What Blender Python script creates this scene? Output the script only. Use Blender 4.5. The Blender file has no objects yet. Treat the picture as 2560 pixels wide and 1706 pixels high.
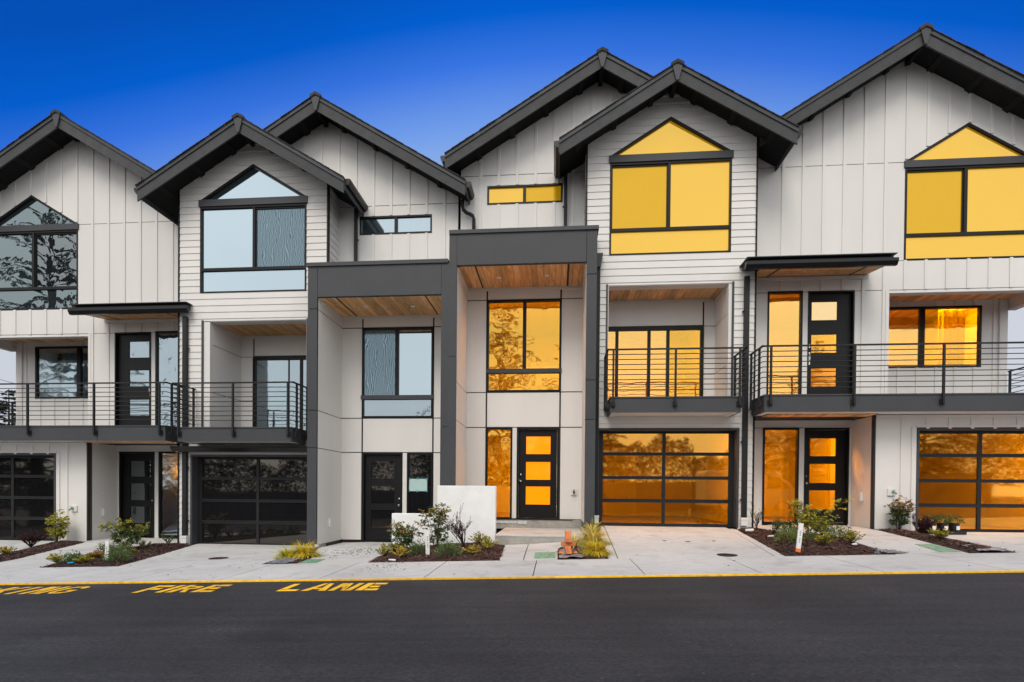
import bpy, bmesh, math, random
from mathutils import Matrix, Vector
R = math.radians
random.seed(7)
SC = bpy.context.scene
COL = SC.collection

# ------------------------------------------------------------------ camera
YAW, PITCH, ROLL, FPX = R(4.799), R(-0.584), R(0.497), 1304.9
cy_, sy_ = math.cos(YAW), math.sin(YAW)
fwd = Vector((-sy_ * math.cos(PITCH), cy_ * math.cos(PITCH), math.sin(PITCH)))
rgt = Vector((cy_, sy_, 0)); up = rgt.cross(fwd)
r2 = rgt * math.cos(ROLL) + up * math.sin(ROLL)
u2 = up * math.cos(ROLL) - rgt * math.sin(ROLL)
cam_d = bpy.data.cameras.new('camera'); cam = bpy.data.objects.new('camera', cam_d); COL.objects.link(cam)
M = Matrix.Identity(4)
for i in range(3):
    M[i][0], M[i][1], M[i][2] = r2[i], u2[i], -fwd[i]
cam.matrix_world = M
cam_d.sensor_width = 36; cam_d.lens = FPX / 2560 * 36
cam_d.shift_y = (1242.6 - 853) / 2560
cam_d.clip_start = 0.05; cam_d.clip_end = 3000
SC.camera = cam

# ------------------------------------------------------------------ world
SUN_EL, SUN_AZ = R(51), R(190)          # azimuth measured from +y clockwise: behind the camera, a little to the left
W = bpy.data.worlds.new('World'); SC.world = W; W.use_nodes = True
nt = W.node_tree; nt.nodes.clear()
def N(t, **k):
    n = nt.nodes.new(t)
    for a, b in k.items(): setattr(n, a, b)
    return n
L = nt.links.new
out = N('ShaderNodeOutputWorld'); add = N('ShaderNodeAddShader')
sky = N('ShaderNodeTexSky'); sky.sky_type = 'NISHITA'; sky.sun_disc = False
sky.sun_elevation = SUN_EL; sky.sun_rotation = SUN_AZ; sky.altitude = 100
bg1 = N('ShaderNodeBackground'); bg1.inputs[1].default_value = 0.001
bg2 = N('ShaderNodeBackground'); bg2.inputs[1].default_value = 1.0
hs = N('ShaderNodeMixRGB', blend_type='MIX')
tc = N('ShaderNodeTexCoord'); sx = N('ShaderNodeSeparateXYZ')
L(tc.outputs['Generated'], sx.inputs[0])
mapel = N('ShaderNodeMapRange'); mapel.inputs[1].default_value = 0.0; mapel.inputs[2].default_value = 1.0
el = N('ShaderNodeMath', operation='ADD'); elq = N('ShaderNodeMath', operation='MULTIPLY'); L(sx.outputs[0], elq.inputs[0]); L(sx.outputs[0], elq.inputs[1])
elx = N('ShaderNodeMath', operation='MULTIPLY'); elx.inputs[1].default_value = 0.48   # the blue deepens away from the street axis
L(elq.outputs[0], elx.inputs[0]); L(sx.outputs[2], el.inputs[0]); L(elx.outputs[0], el.inputs[1])
rampF = N('ShaderNodeValToRGB'); rampB = N('ShaderNodeValToRGB')
def setramp(rn, pts):
    cr = rn.color_ramp
    while len(cr.elements) > 1: cr.elements.remove(cr.elements[0])
    cr.elements[0].position = pts[0][0]; cr.elements[0].color = (*pts[0][1], 1)
    for p, c in pts[1:]:
        e = cr.elements.new(p); e.color = (*c, 1)
setramp(rampF, [(0.0, (.45, .465, .50)), (0.46, (.44, .465, .52)), (0.51, (.22, .33, .547)), (0.575, (.118, .238, .564)),
                (0.635, (.028, .124, .53)), (0.675, (.0, .078, .434)), (0.725, (.0, .055, .331)), (1.0, (.0, .045, .27))])
setramp(rampB, [(0.0, (.80, .80, .79)), (0.15, (.90, .905, .90)), (0.5, (.93, .95, .96)), (1.0, (.95, .98, 1.0))])
L(el.outputs[0], rampF.inputs[0]); L(sx.outputs[2], rampB.inputs[0])
side = N('ShaderNodeMapRange', interpolation_type='SMOOTHSTEP')
side.inputs[1].default_value = 0.35; side.inputs[2].default_value = -0.45
L(sx.outputs[1], side.inputs[0])
mixc = N('ShaderNodeMixRGB'); L(side.outputs[0], mixc.inputs[0]); L(rampF.outputs[0], mixc.inputs[1]); L(rampB.outputs[0], mixc.inputs[2])
nz = N('ShaderNodeTexNoise'); nz.inputs['Scale'].default_value = 2.2; nz.inputs['Detail'].default_value = 5
L(tc.outputs['Generated'], nz.inputs[0])
nr = N('ShaderNodeMapRange'); nr.inputs[1].default_value = .3; nr.inputs[2].default_value = .7; nr.inputs[3].default_value = .93; nr.inputs[4].default_value = 1.06
L(nz.outputs[0], nr.inputs[0])
mulc = N('ShaderNodeVectorMath', operation='SCALE'); L(mixc.outputs[0], mulc.inputs[0]); L(nr.outputs[0], mulc.inputs['Scale'])
L(sky.outputs[0], bg1.inputs[0]); L(mulc.outputs[0], bg2.inputs[0])
L(bg1.outputs[0], add.inputs[0]); L(bg2.outputs[0], add.inputs[1]); L(add.outputs[0], out.inputs[0])

sun_d = bpy.data.lights.new('sun', 'SUN'); sun = bpy.data.objects.new('sun', sun_d); COL.objects.link(sun)
sun_d.energy = 1.35; sun_d.angle = R(28); sun_d.color = (1.0, .90, .80)
sdir = Vector((math.sin(SUN_AZ) * math.cos(SUN_EL), math.cos(SUN_AZ) * math.cos(SUN_EL), math.sin(SUN_EL)))
sun.rotation_euler = sdir.to_track_quat('Z', 'Y').to_euler(); sun.location = (0, -20, 30)

SC.view_settings.view_transform = 'Standard'; SC.view_settings.look = 'None'
SC.view_settings.exposure = 0.46; SC.view_settings.gamma = 1.0; SC.view_settings.use_curve_mapping = False
SC.cycles.max_bounces = 8; SC.cycles.diffuse_bounces = 4; SC.cycles.use_denoising = True

# ------------------------------------------------------------------ materials
MATS = {}
def mat(name):
    m = bpy.data.materials.new(name); m.use_nodes = True
    MATS[name] = m
    return m, m.node_tree, m.node_tree.nodes['Principled BSDF']
def paint(name, col, rough=.6, var=.06, scale=3., bump=.0, bscale=60., spec=.5, streak=False):
    m, t, p = mat(name)
    n = t.nodes.new
    tcn = n('ShaderNodeTexCoord'); no = n('ShaderNodeTexNoise'); no.inputs['Scale'].default_value = scale; no.inputs['Detail'].default_value = 6
    mp = n('ShaderNodeMapping')
    if streak: mp.inputs['Scale'].default_value = (1, 1, .15)
    t.links.new(tcn.outputs['Object'], mp.inputs[0]); t.links.new(mp.outputs[0], no.inputs[0])
    oi = n('ShaderNodeObjectInfo')
    rp = n('ShaderNodeValToRGB'); a = 1 - var; b = 1 + var
    rp.color_ramp.elements[0].position = .3; rp.color_ramp.elements[1].position = .7
    rp.color_ramp.elements[0].color = (col[0] * a, col[1] * a, col[2] * a, 1); rp.color_ramp.elements[1].color = (col[0] * b, col[1] * b, col[2] * b, 1)
    t.links.new(no.outputs[0], rp.inputs[0])
    mr = n('ShaderNodeMapRange'); mr.inputs[3].default_value = 1 - var * .6; mr.inputs[4].default_value = 1 + var * .6
    t.links.new(oi.outputs['Random'], mr.inputs[0])
    vm = n('ShaderNodeVectorMath'); vm.operation = 'SCALE'
    t.links.new(rp.outputs[0], vm.inputs[0]); t.links.new(mr.outputs[0], vm.inputs['Scale'])
    t.links.new(vm.outputs[0], p.inputs['Base Color'])
    p.inputs['Roughness'].default_value = rough; p.inputs['Specular IOR Level'].default_value = spec
    if bump:
        n2 = n('ShaderNodeTexNoise'); n2.inputs['Scale'].default_value = bscale; n2.inputs['Detail'].default_value = 4
        t.links.new(tcn.outputs['Object'], n2.inputs[0])
        b_ = n('ShaderNodeBump'); b_.inputs['Strength'].default_value = bump; b_.inputs['Distance'].default_value = .01
        t.links.new(n2.outputs[0], b_.inputs['Height']); t.links.new(b_.outputs[0], p.inputs['Normal'])
    return m
WHITE = paint('warm_white_paint', (.70, .68, .655), .65, .035, 1.4, .12, 90, streak=True)
WHITE2 = paint('white_wall_paint', (.86, .86, .86), .75, .05, 4, .4, 18)
JOINT = paint('black_joint', (.018, .017, .017), .7)
SHADOWGAP = paint('grey_sheathing', (.06, .05, .045), .8)
DARK = paint('charcoal_cladding', (.043, .046, .052), .65, .08, 2, .1, 60)
BARGE = paint('charcoal_rough_board', (.044, .047, .050), .75, .16, 6, .5, 45)
BLACK = paint('black_frame', (.007, .007, .008), .4, .08, spec=.25)
DOORB = paint('black_door_paint', (.008, .008, .009), .45, .15, 8, spec=.25)
SOFFIT = paint('dark_soffit', (.013, .0125, .0125), .8, .1, spec=.2)
GUTTER = paint('black_gutter', (.010, .010, .011), .3, .05, spec=.35)
METAL = paint('charcoal_steel', (.015, .0155, .017), .5, .08, spec=.3)
SHINGLE = paint('asphalt_shingle', (.045, .042, .042), .95, .35, 30, .5, 80)
PVC = paint('white_pvc', (.78, .78, .77), .35, .04)
CHROME, _t, _p = mat('brushed_metal'); _p.inputs['Metallic'].default_value = 1; _p.inputs['Base Color'].default_value = (.6, .6, .58, 1); _p.inputs['Roughness'].default_value = .25
YELLOW = paint('yellow_road_paint', (.90, .51, .015), .7, .22, 14, .2, 80)
ORANGE = paint('orange_spray', (.9, .20, .02), .7)
BRICK = paint('orange_brick', (.60, .20, .075), .85, .25, 14, .5, 60)
PLASTIC = paint('black_nursery_plastic', (.012, .012, .014), .35)
COVER = paint('green_cover', (.16, .32, .21), .6, .25, 12, .2, 40)
SHEET = paint('crumpled_grey_sheet', (.20, .21, .23), .3, .5, 9, 1.0, 14)
TAPE = paint('pale_flashing_tape', (.55, .60, .62), .4, .2, 20)
MULCHBIT = paint('bark_chip', (.075, .030, .022), .95, .5, 40)

def concrete(name, base, sc=1.0):
    m, t, p = mat(name); n = t.nodes.new; l = t.links.new
    g = n('ShaderNodeNewGeometry')
    def noise(s, d=6, stretch=None, dist=0.):
        o = n('ShaderNodeTexNoise'); o.inputs['Scale'].default_value = s; o.inputs['Detail'].default_value = d; o.inputs['Distortion'].default_value = dist
        if stretch:
            mp = n('ShaderNodeMapping'); mp.inputs['Scale'].default_value = stretch; l(g.outputs['Position'], mp.inputs[0]); l(mp.outputs[0], o.inputs[0])
        else: l(g.outputs['Position'], o.inputs[0])
        return o
    a = noise(.8 * sc); b = noise(5 * sc, 8, (1, 6, 1), .6); c = noise(60, 3)
    r = n('ShaderNodeValToRGB'); e = r.color_ramp.elements
    e[0].position = .34; e[0].color = (*[x * .78 for x in base], 1); e[1].position = .66; e[1].color = (*[x * 1.10 for x in base], 1)
    mx = n('ShaderNodeMath'); mx.operation = 'ADD'; ml = n('ShaderNodeMath'); ml.operation = 'MULTIPLY'; ml.inputs[1].default_value = .5
    l(a.outputs[0], mx.inputs[0]); l(b.outputs[0], mx.inputs[1]); l(mx.outputs[0], ml.inputs[0]); l(ml.outputs[0], r.inputs[0])
    # stains
    st = noise(1.7, 5, None, 1.2); sr = n('ShaderNodeMapRange'); sr.inputs[1].default_value = .54; sr.inputs[2].default_value = .72; sr.inputs[3].default_value = 1; sr.inputs[4].default_value = .78
    l(st.outputs[0], sr.inputs[0])
    sp = noise(34, 2); sp2 = n('ShaderNodeMapRange'); sp2.inputs[1].default_value = .71; sp2.inputs[2].default_value = .76; sp2.inputs[3].default_value = 1; sp2.inputs[4].default_value = .45
    l(sp.outputs[0], sp2.inputs[0]); mm = n('ShaderNodeMath'); mm.operation = 'MULTIPLY'; l(sr.outputs[0], mm.inputs[0]); l(sp2.outputs[0], mm.inputs[1])
    vm = n('ShaderNodeVectorMath'); vm.operation = 'SCALE'; l(r.outputs[0], vm.inputs[0]); l(mm.outputs[0], vm.inputs['Scale'])
    l(vm.outputs[0], p.inputs['Base Color']); p.inputs['Roughness'].default_value = .85
    bp = n('ShaderNodeBump'); bp.inputs['Strength'].default_value = .25; bp.inputs['Distance'].default_value = .004
    l(c.outputs[0], bp.inputs['Height']); l(bp.outputs[0], p.inputs['Normal'])
    return m
CONC = concrete('broom_finished_concrete', (.525, .525, .512))
CONC2 = concrete('grey_step_concrete', (.36, .34, .31), 2.5)
TREAD = concrete('trowelled_step_top', (.50, .485, .46), 2.)

def asphalt():
    m, t, p = mat('asphalt'); n = t.nodes.new; l = t.links.new
    g = n('ShaderNodeNewGeometry')
    a = n('ShaderNodeTexNoise'); a.inputs['Scale'].default_value = .7; a.inputs['Detail'].default_value = 7; a.inputs['Distortion'].default_value = .8
    b = n('ShaderNodeTexVoronoi'); b.inputs['Scale'].default_value = 110
    c = n('ShaderNodeTexNoise'); c.inputs['Scale'].default_value = 36; c.inputs['Detail'].default_value = 5
    w = n('ShaderNodeTexNoise'); w.inputs['Scale'].default_value = 2.5; w.inputs['Detail'].default_value = 2
    mpw = n('ShaderNodeMapping'); mpw.inputs['Scale'].default_value = (.12, 2.2, 1)
    l(g.outputs['Position'], mpw.inputs[0]); l(mpw.outputs[0], w.inputs[0])
    for q in (a, b, c): l(g.outputs['Position'], q.inputs[0])
    r = n('ShaderNodeValToRGB'); e = r.color_ramp.elements
    e[0].position = .34; e[0].color = (.018, .018, .020, 1); e[1].position = .66; e[1].color = (.032, .032, .034, 1)
    l(a.outputs[0], r.inputs[0])
    wr = n('ShaderNodeMapRange'); wr.inputs[1].default_value = .35; wr.inputs[2].default_value = .7; wr.inputs[3].default_value = .78; wr.inputs[4].default_value = 1.2
    l(w.outputs[0], wr.inputs[0])
    cr = n('ShaderNodeMapRange'); cr.inputs[1].default_value = .3; cr.inputs[2].default_value = .75; cr.inputs[3].default_value = .5; cr.inputs[4].default_value = 1.6
    l(c.outputs[0], cr.inputs[0])
    ml = n('ShaderNodeMath'); ml.operation = 'MULTIPLY'; l(wr.outputs[0], ml.inputs[0]); l(cr.outputs[0], ml.inputs[1])
    sp = n('ShaderNodeTexVoronoi'); sp.inputs['Scale'].default_value = 7; l(g.outputs['Position'], sp.inputs[0])
    spr = n('ShaderNodeMapRange'); spr.inputs[1].default_value = .035; spr.inputs[2].default_value = .06; spr.inputs[3].default_value = 4.0; spr.inputs[4].default_value = 1
    l(sp.outputs['Distance'], spr.inputs[0])
    ml2 = n('ShaderNodeMath'); ml2.operation = 'MULTIPLY'; l(ml.outputs[0], ml2.inputs[0]); l(spr.outputs[0], ml2.inputs[1])
    vm = n('ShaderNodeVectorMath'); vm.operation = 'SCALE'; l(r.outputs[0], vm.inputs[0]); l(ml2.outputs[0], vm.inputs['Scale'])
    l(vm.outputs[0], p.inputs['Base Color']); p.inputs['Roughness'].default_value = .82
    bp = n('ShaderNodeBump'); bp.inputs['Strength'].default_value = .7; bp.inputs['Distance'].default_value = .006
    l(b.outputs['Distance'], bp.inputs['Height']); l(bp.outputs[0], p.inputs['Normal'])
    return m
ASPH = asphalt()

def wood():
    m, t, p = mat('knotty_cedar'); n = t.nodes.new; l = t.links.new
    tcn = n('ShaderNodeTexCoord'); oi = n('ShaderNodeObjectInfo')
    off = n('ShaderNodeVectorMath'); off.operation = 'ADD'
    sc = n('ShaderNodeVectorMath'); sc.operation = 'SCALE'; sc.inputs[0].default_value = (7.3, 11.1, 3.7); l(oi.outputs['Random'], sc.inputs['Scale'])
    l(tcn.outputs['Object'], off.inputs[0]); l(sc.outputs[0], off.inputs[1])
    mp = n('ShaderNodeMapping'); mp.inputs['Scale'].default_value = (14, 1.1, 14); l(off.outputs[0], mp.inputs[0])
    no = n('ShaderNodeTexNoise'); no.inputs['Scale'].default_value = 1.0; no.inputs['Detail'].default_value = 6; no.inputs['Distortion'].default_value = 1.5; l(mp.outputs[0], no.inputs[0])
    r = n('ShaderNodeValToRGB'); e = r.color_ramp.elements
    e[0].position = .32; e[0].color = (.60, .29, .11, 1); e[1].position = .68; e[1].color = (.92, .56, .27, 1)
    l(no.outputs[0], r.inputs[0])
    vo = n('ShaderNodeTexVoronoi'); vo.inputs['Scale'].default_value = 3.4; vo.inputs['Randomness'].default_value = 1.0
    mp2 = n('ShaderNodeMapping'); mp2.inputs['Scale'].default_value = (1.6, 1.0, 1.); l(off.outputs[0], mp2.inputs[0]); l(mp2.outputs[0], vo.inputs[0])
    kr = n('ShaderNodeMapRange'); kr.inputs[1].default_value = .05; kr.inputs[2].default_value = .12; kr.inputs[3].default_value = .22; kr.inputs[4].default_value = 1; l(vo.outputs['Distance'], kr.inputs[0])
    tone = n('ShaderNodeMapRange'); tone.inputs[3].default_value = .72; tone.inputs[4].default_value = 1.22; l(oi.outputs['Random'], tone.inputs[0])
    ml = n('ShaderNodeMath'); ml.operation = 'MULTIPLY'; l(kr.outputs[0], ml.inputs[0]); l(tone.outputs[0], ml.inputs[1])
    vm = n('ShaderNodeVectorMath'); vm.operation = 'SCALE'; l(r.outputs[0], vm.inputs[0]); l(ml.outputs[0], vm.inputs['Scale'])
    l(vm.outputs[0], p.inputs['Base Color']); p.inputs['Roughness'].default_value = .6
    return m
WOOD = wood()

def glass(name, refl, tint, body, rough=.01, wave=.0, wscale=1.2, emit=None, body_rough=.5, moire=0.):
    """coated glazing: a mirror-like front over a dark, coloured or self-glowing body"""
    m, t, p = mat(name); n = t.nodes.new; l = t.links.new
    p.inputs['Base Color'].default_value = (*body, 1); p.inputs['Roughness'].default_value = body_rough; p.inputs['Specular IOR Level'].default_value = 0
    if emit: p.inputs['Emission Color'].default_value = (*emit[0], 1); p.inputs['Emission Strength'].default_value = emit[1]  # the pane itself glows, standing in for a lit room behind
    gl = n('ShaderNodeBsdfGlossy'); gl.inputs['Color'].default_value = (*tint, 1); gl.inputs['Roughness'].default_value = rough
    mx = n('ShaderNodeMixShader'); mx.inputs[0].default_value = refl
    l(p.outputs[0], mx.inputs[1]); l(gl.outputs[0], mx.inputs[2])
    o = [x for x in t.nodes if x.type == 'OUTPUT_MATERIAL'][0]; l(mx.outputs[0], o.inputs[0])
    tcn = n('ShaderNodeTexCoord')
    if wave:
        no = n('ShaderNodeTexNoise'); no.inputs['Scale'].default_value = wscale; no.inputs['Detail'].default_value = 2.5; no.inputs['Distortion'].default_value = .4
        l(tcn.outputs['Object'], no.inputs[0])
        bp = n('ShaderNodeBump'); bp.inputs['Strength'].default_value = 1; bp.inputs['Distance'].default_value = wave
        l(no.outputs[0], bp.inputs['Height']); l(bp.outputs[0], gl.inputs['Normal'])
    if moire:
        # fine insect screen: interference bands in the mesh
        wv = n('ShaderNodeTexWave'); wv.wave_type = 'BANDS'; wv.bands_direction = 'X'
        wv.inputs['Scale'].default_value = 5.5; wv.inputs['Distortion'].default_value = 16; wv.inputs['Detail'].default_value = 2; wv.inputs['Detail Scale'].default_value = .55
        mp = n('ShaderNodeMapping'); mp.inputs['Scale'].default_value = (1.5, 1, .8); l(tcn.outputs['Object'], mp.inputs[0]); l(mp.outputs[0], wv.inputs[0])
        mr = n('ShaderNodeMapRange'); mr.inputs[3].default_value = refl - moire; mr.inputs[4].default_value = refl + moire; l(wv.outputs['Fac'], mr.inputs[0]); l(mr.outputs[0], mx.inputs[0])
    return m
G_SKY = glass('pale_blue_glazing', .58, (.70, .83, .91), (.05, .07, .08))
G_SKYSCR = glass('screened_blue_glazing', .16, (.62, .85, 1.0), (.07, .10, .115), .08, 0, 1, None, .5, .10)
G_SKYWAVE = glass('wavy_blue_glazing', .42, (.70, .83, .92), (.05, .07, .075), .01, .012, 2.2)
G_DARK = glass('dark_glazing', .20, (.85, .95, 1.0), (.012, .014, .015), .01, .004, 1.4)
G_DARKER = glass('dim_low_glazing', .10, (1.0, .90, .78), (.008, .008, .009), .03, .0015, 1.0)
G_TREE = glass('tinted_green_glazing', .23, (.75, .90, .95), (.02, .026, .028), .01, .006, 1.2)
G_GOLD = glass('glowing_gold_glazing', .42, (1.0, .69, .19), (.34, .20, .01), .015, 0, 1, ((1, .48, .0), .26))  # interior glow put into the gold and amber panes as emission
G_GOLDSCR = glass('glowing_screened_gold_glazing', .32, (1.0, .62, .10), (.28, .165, .01), .10, 0, 1, ((1, .52, .0), .20), .5, .03)
G_AMB = glass('glowing_amber_glazing', .36, (1.0, .80, .25), (.35, .14, .005), .01, .012, 1.8, ((1, .37, .0), .52))
G_AMBLOW = glass('glowing_orange_glazing', .26, (1.0, .55, .10), (.40, .13, .005), .01, .003, 1.2, ((1, .27, .0), .50))
G_AMBDOOR = glass('glowing_orange_door_glazing', .16, (1.0, .6, .2), (.5, .16, .005), .05, 0, 1, ((1, .25, .0), .95))
G_AMBGAR = glass('glowing_amber_garage_glazing', .34, (1.0, .68, .16), (.22, .07, .003), .01, .003, .9, ((1, .24, .0), .32))
G_AMBPALE = glass('pale_gold_door_glazing', .70, (1.0, .74, .38), (.5, .25, .05), .01, 0)
def clear_glass(name, refl, tint, trans, wave=.004, wscale=1.2):
    """see-through tinted glazing with a room behind it"""
    m, t, p = mat(name); n = t.nodes.new; l = t.links.new
    tr = n('ShaderNodeBsdfTransparent'); tr.inputs[0].default_value = (*trans, 1)
    gl = n('ShaderNodeBsdfGlossy'); gl.inputs['Color'].default_value = (*tint, 1); gl.inputs['Roughness'].default_value = .03
    mx = n('ShaderNodeMixShader'); mx.inputs[0].default_value = refl; l(tr.outputs[0], mx.inputs[1]); l(gl.outputs[0], mx.inputs[2])
    o = [x for x in t.nodes if x.type == 'OUTPUT_MATERIAL'][0]; l(mx.outputs[0], o.inputs[0])
    tcn = n('ShaderNodeTexCoord'); no = n('ShaderNodeTexNoise'); no.inputs['Scale'].default_value = wscale; no.inputs['Detail'].default_value = 2; l(tcn.outputs['Object'], no.inputs[0])
    bp = n('ShaderNodeBump'); bp.inputs['Strength'].default_value = 1; bp.inputs['Distance'].default_value = wave; l(no.outputs[0], bp.inputs['Height']); l(bp.outputs[0], gl.inputs['Normal'])
    return m
C_AMB = clear_glass('clear_amber_glazing', .34, (1.0, .80, .17), (1.0, .60, .008), .007, 1.8)
C_ORG = clear_glass('clear_orange_glazing', .22, (1.0, .72, .2), (1.0, .58, .004))
C_GAR = clear_glass('clear_garage_glazing', .36, (1.0, .68, .16), (1.0, .60, .004), .0015, .9)
C_GOLD = clear_glass('clear_gold_glazing', .48, (1.0, .82, .28), (1.0, .52, .02), .006, 1.4)
C_DARK = clear_glass('clear_dark_glazing', .30, (.80, .93, 1.0), (.75, .82, .85), .006, 1.3)
ROOMW = paint('interior_wall', (.70, .68, .64), .7, .03)
FLOORW = paint('interior_floor', (.22, .13, .07), .5, .1)
ROOM_GLOW, _t, _p = mat('added_room_glow'); _p.inputs['Emission Color'].default_value = (1, .92, .78, 1); _p.inputs['Emission Strength'].default_value = 52  # emission for hidden strips added to light the rooms
ROOM_GLOW_DIM, _t, _p = mat('added_room_glow_dim'); _p.inputs['Emission Color'].default_value = (1, .92, .78, 1); _p.inputs['Emission Strength'].default_value = 38

# ------------------------------------------------------------------ mesh builder
class House:
    """frame of one house: s runs outwards from the party line, v is distance from the street camera, z is height"""
    def __init__(h, sgn, dv, dz, name, root_s, label):
        h.sgn, h.dv, h.dz = sgn, dv, dz
        h.origin = Vector((0, 0, 0))
        h.origin = h.T(root_s, 11.7, -.75)
        e = bpy.data.objects.new(name, None); COL.objects.link(e); e.location = h.origin; e.empty_display_size = .5
        e['label'] = label; e['category'] = 'house'; e['group'] = 'joined town houses in the row'
        h.root = e
    def T(h, s, v, z):
        return Vector((-2.34 + h.sgn * s, v + h.dv, z + h.dz)) - h.origin
class Frame:
    def __init__(h, origin=(0, 0, 0)): h.sgn = 1; h.origin = Vector(origin)
    def T(h, s, v, z): return Vector((s, v, z)) - h.origin
WORLD = Frame()
class MB:
    def __init__(m, h=WORLD): m.h = h; m.v = []; m.f = []
    def add(m, pts, faces):
        b = len(m.v); m.v += [m.h.T(*p) for p in pts]
        for f in faces:
            f = [b + i for i in f]
            m.f.append(f[::-1] if m.h.sgn < 0 else f)
        return m
    def hexa(m, p):   # 8 points: 0-3 front (v small) counter-clockwise seen from the street, 4-7 back
        return m.add(p, [(0, 1, 2, 3), (7, 6, 5, 4), (0, 4, 5, 1), (1, 5, 6, 2), (2, 6, 7, 3), (3, 7, 4, 0)])
    def box(m, s0, s1, v0, v1, z0, z1):
        s0, s1 = sorted((s0, s1)); v0, v1 = sorted((v0, v1)); z0, z1 = sorted((z0, z1))
        return m.hexa([(s0, v0, z0), (s1, v0, z0), (s1, v0, z1), (s0, v0, z1), (s0, v1, z0), (s1, v1, z0), (s1, v1, z1), (s0, v1, z1)])
    def prism(m, poly, v0, v1):   # poly of (s,z)
        a = sum(poly[i][0] * poly[(i + 1) % len(poly)][1] - poly[(i + 1) % len(poly)][0] * poly[i][1] for i in range(len(poly)))
        if a < 0: poly = poly[::-1]
        n = len(poly)
        pts = [(s, v0, z) for s, z in poly] + [(s, v1, z) for s, z in poly]
        fs = [tuple(range(n)), tuple(range(2 * n - 1, n - 1, -1))] + [(i, n + i, n + (i + 1) % n, (i + 1) % n) for i in range(n)]
        return m.add(pts, fs)
    def prism_s(m, poly, s0, s1):   # poly of (v,z), extruded along s
        a = sum(poly[i][0] * poly[(i + 1) % len(poly)][1] - poly[(i + 1) % len(poly)][0] * poly[i][1] for i in range(len(poly)))
        if a > 0: poly = poly[::-1]
        n = len(poly)
        pts = [(s0, v, z) for v, z in poly] + [(s1, v, z) for v, z in poly]
        fs = [tuple(range(n)), tuple(range(2 * n - 1, n - 1, -1))] + [(i, n + i, n + (i + 1) % n, (i + 1) % n) for i in range(n)]
        return m.add(pts, fs)
    def tube(m, pts, r, n=8, r1=None, cap=True):
        P = [Vector(p) for p in pts]; k = len(P); r1 = r if r1 is None else r1
        rings = []
        for i, p in enumerate(P):
            d = (P[min(i + 1, k - 1)] - P[max(i - 1, 0)]).normalized()
            a = d.orthogonal() if abs(d.z) > .9 else d.cross(Vector((0, 0, 1)))
            a = (Vector((1, 0, 0)) - d * d.x).normalized() if abs(d.z) > .9 else a.normalized()
            b = d.cross(a); rr = r + (r1 - r) * i / max(k - 1, 1)
            rings.append([tuple(p + (a * math.cos(6.28318 * j / n) + b * math.sin(6.28318 * j / n)) * rr) for j in range(n)])
        fs = []
        for i in range(k - 1):
            for j in range(n):
                j2 = (j + 1) % n; fs.append((i * n + j, i * n + j2, (i + 1) * n + j2, (i + 1) * n + j))
        if cap: fs += [tuple(range(n - 1, -1, -1)), tuple(range((k - 1) * n, k * n))]
        return m.add([q for ring in rings for q in ring], fs)
    def mesh(m, name, mt, smooth=False):
        me = bpy.data.meshes.new(name); me.from_pydata([tuple(q) for q in m.v], [], m.f)
        me.materials.append(mt)
        if smooth: me.polygons.foreach_set('use_smooth', [True] * len(me.polygons))
        me.update(); return me
    def build(m, name, mt, parent=None, smooth=False, bevel=0, **props):
        if not m.f: return None
        o = bpy.data.objects.new(name, m.mesh(name, mt, smooth)); COL.objects.link(o); o.parent = parent
        if bevel:
            b = o.modifiers.new('edge', 'BEVEL'); b.width = bevel; b.segments = 2; b.limit_method = 'ANGLE'
        for k, v in props.items(): o[k] = v
        return o
def bx(h, name, mt, parent, *boxes, bevel=0, **props):
    m = MB(h)
    for b in boxes: m.box(*b)
    return m.build(name, mt, parent, bevel=bevel, **props)

class Opening:
    """rectangle, or pentagon with a pointed head"""
    def __init__(o, s0, s1, z0, z1, apex=None): o.s0, o.s1, o.z0, o.z1, o.apex = s0, s1, z0, z1, apex
    def top(o, s):
        if not o.apex: return o.z1
        a, za = o.apex
        return o.z1 + (za - o.z1) * ((s - o.s0) / (a - o.s0) if s < a else (o.s1 - s) / (o.s1 - a))
    def bps(o): return [o.s0, o.s1] + ([o.apex[0]] if o.apex else [])

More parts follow.
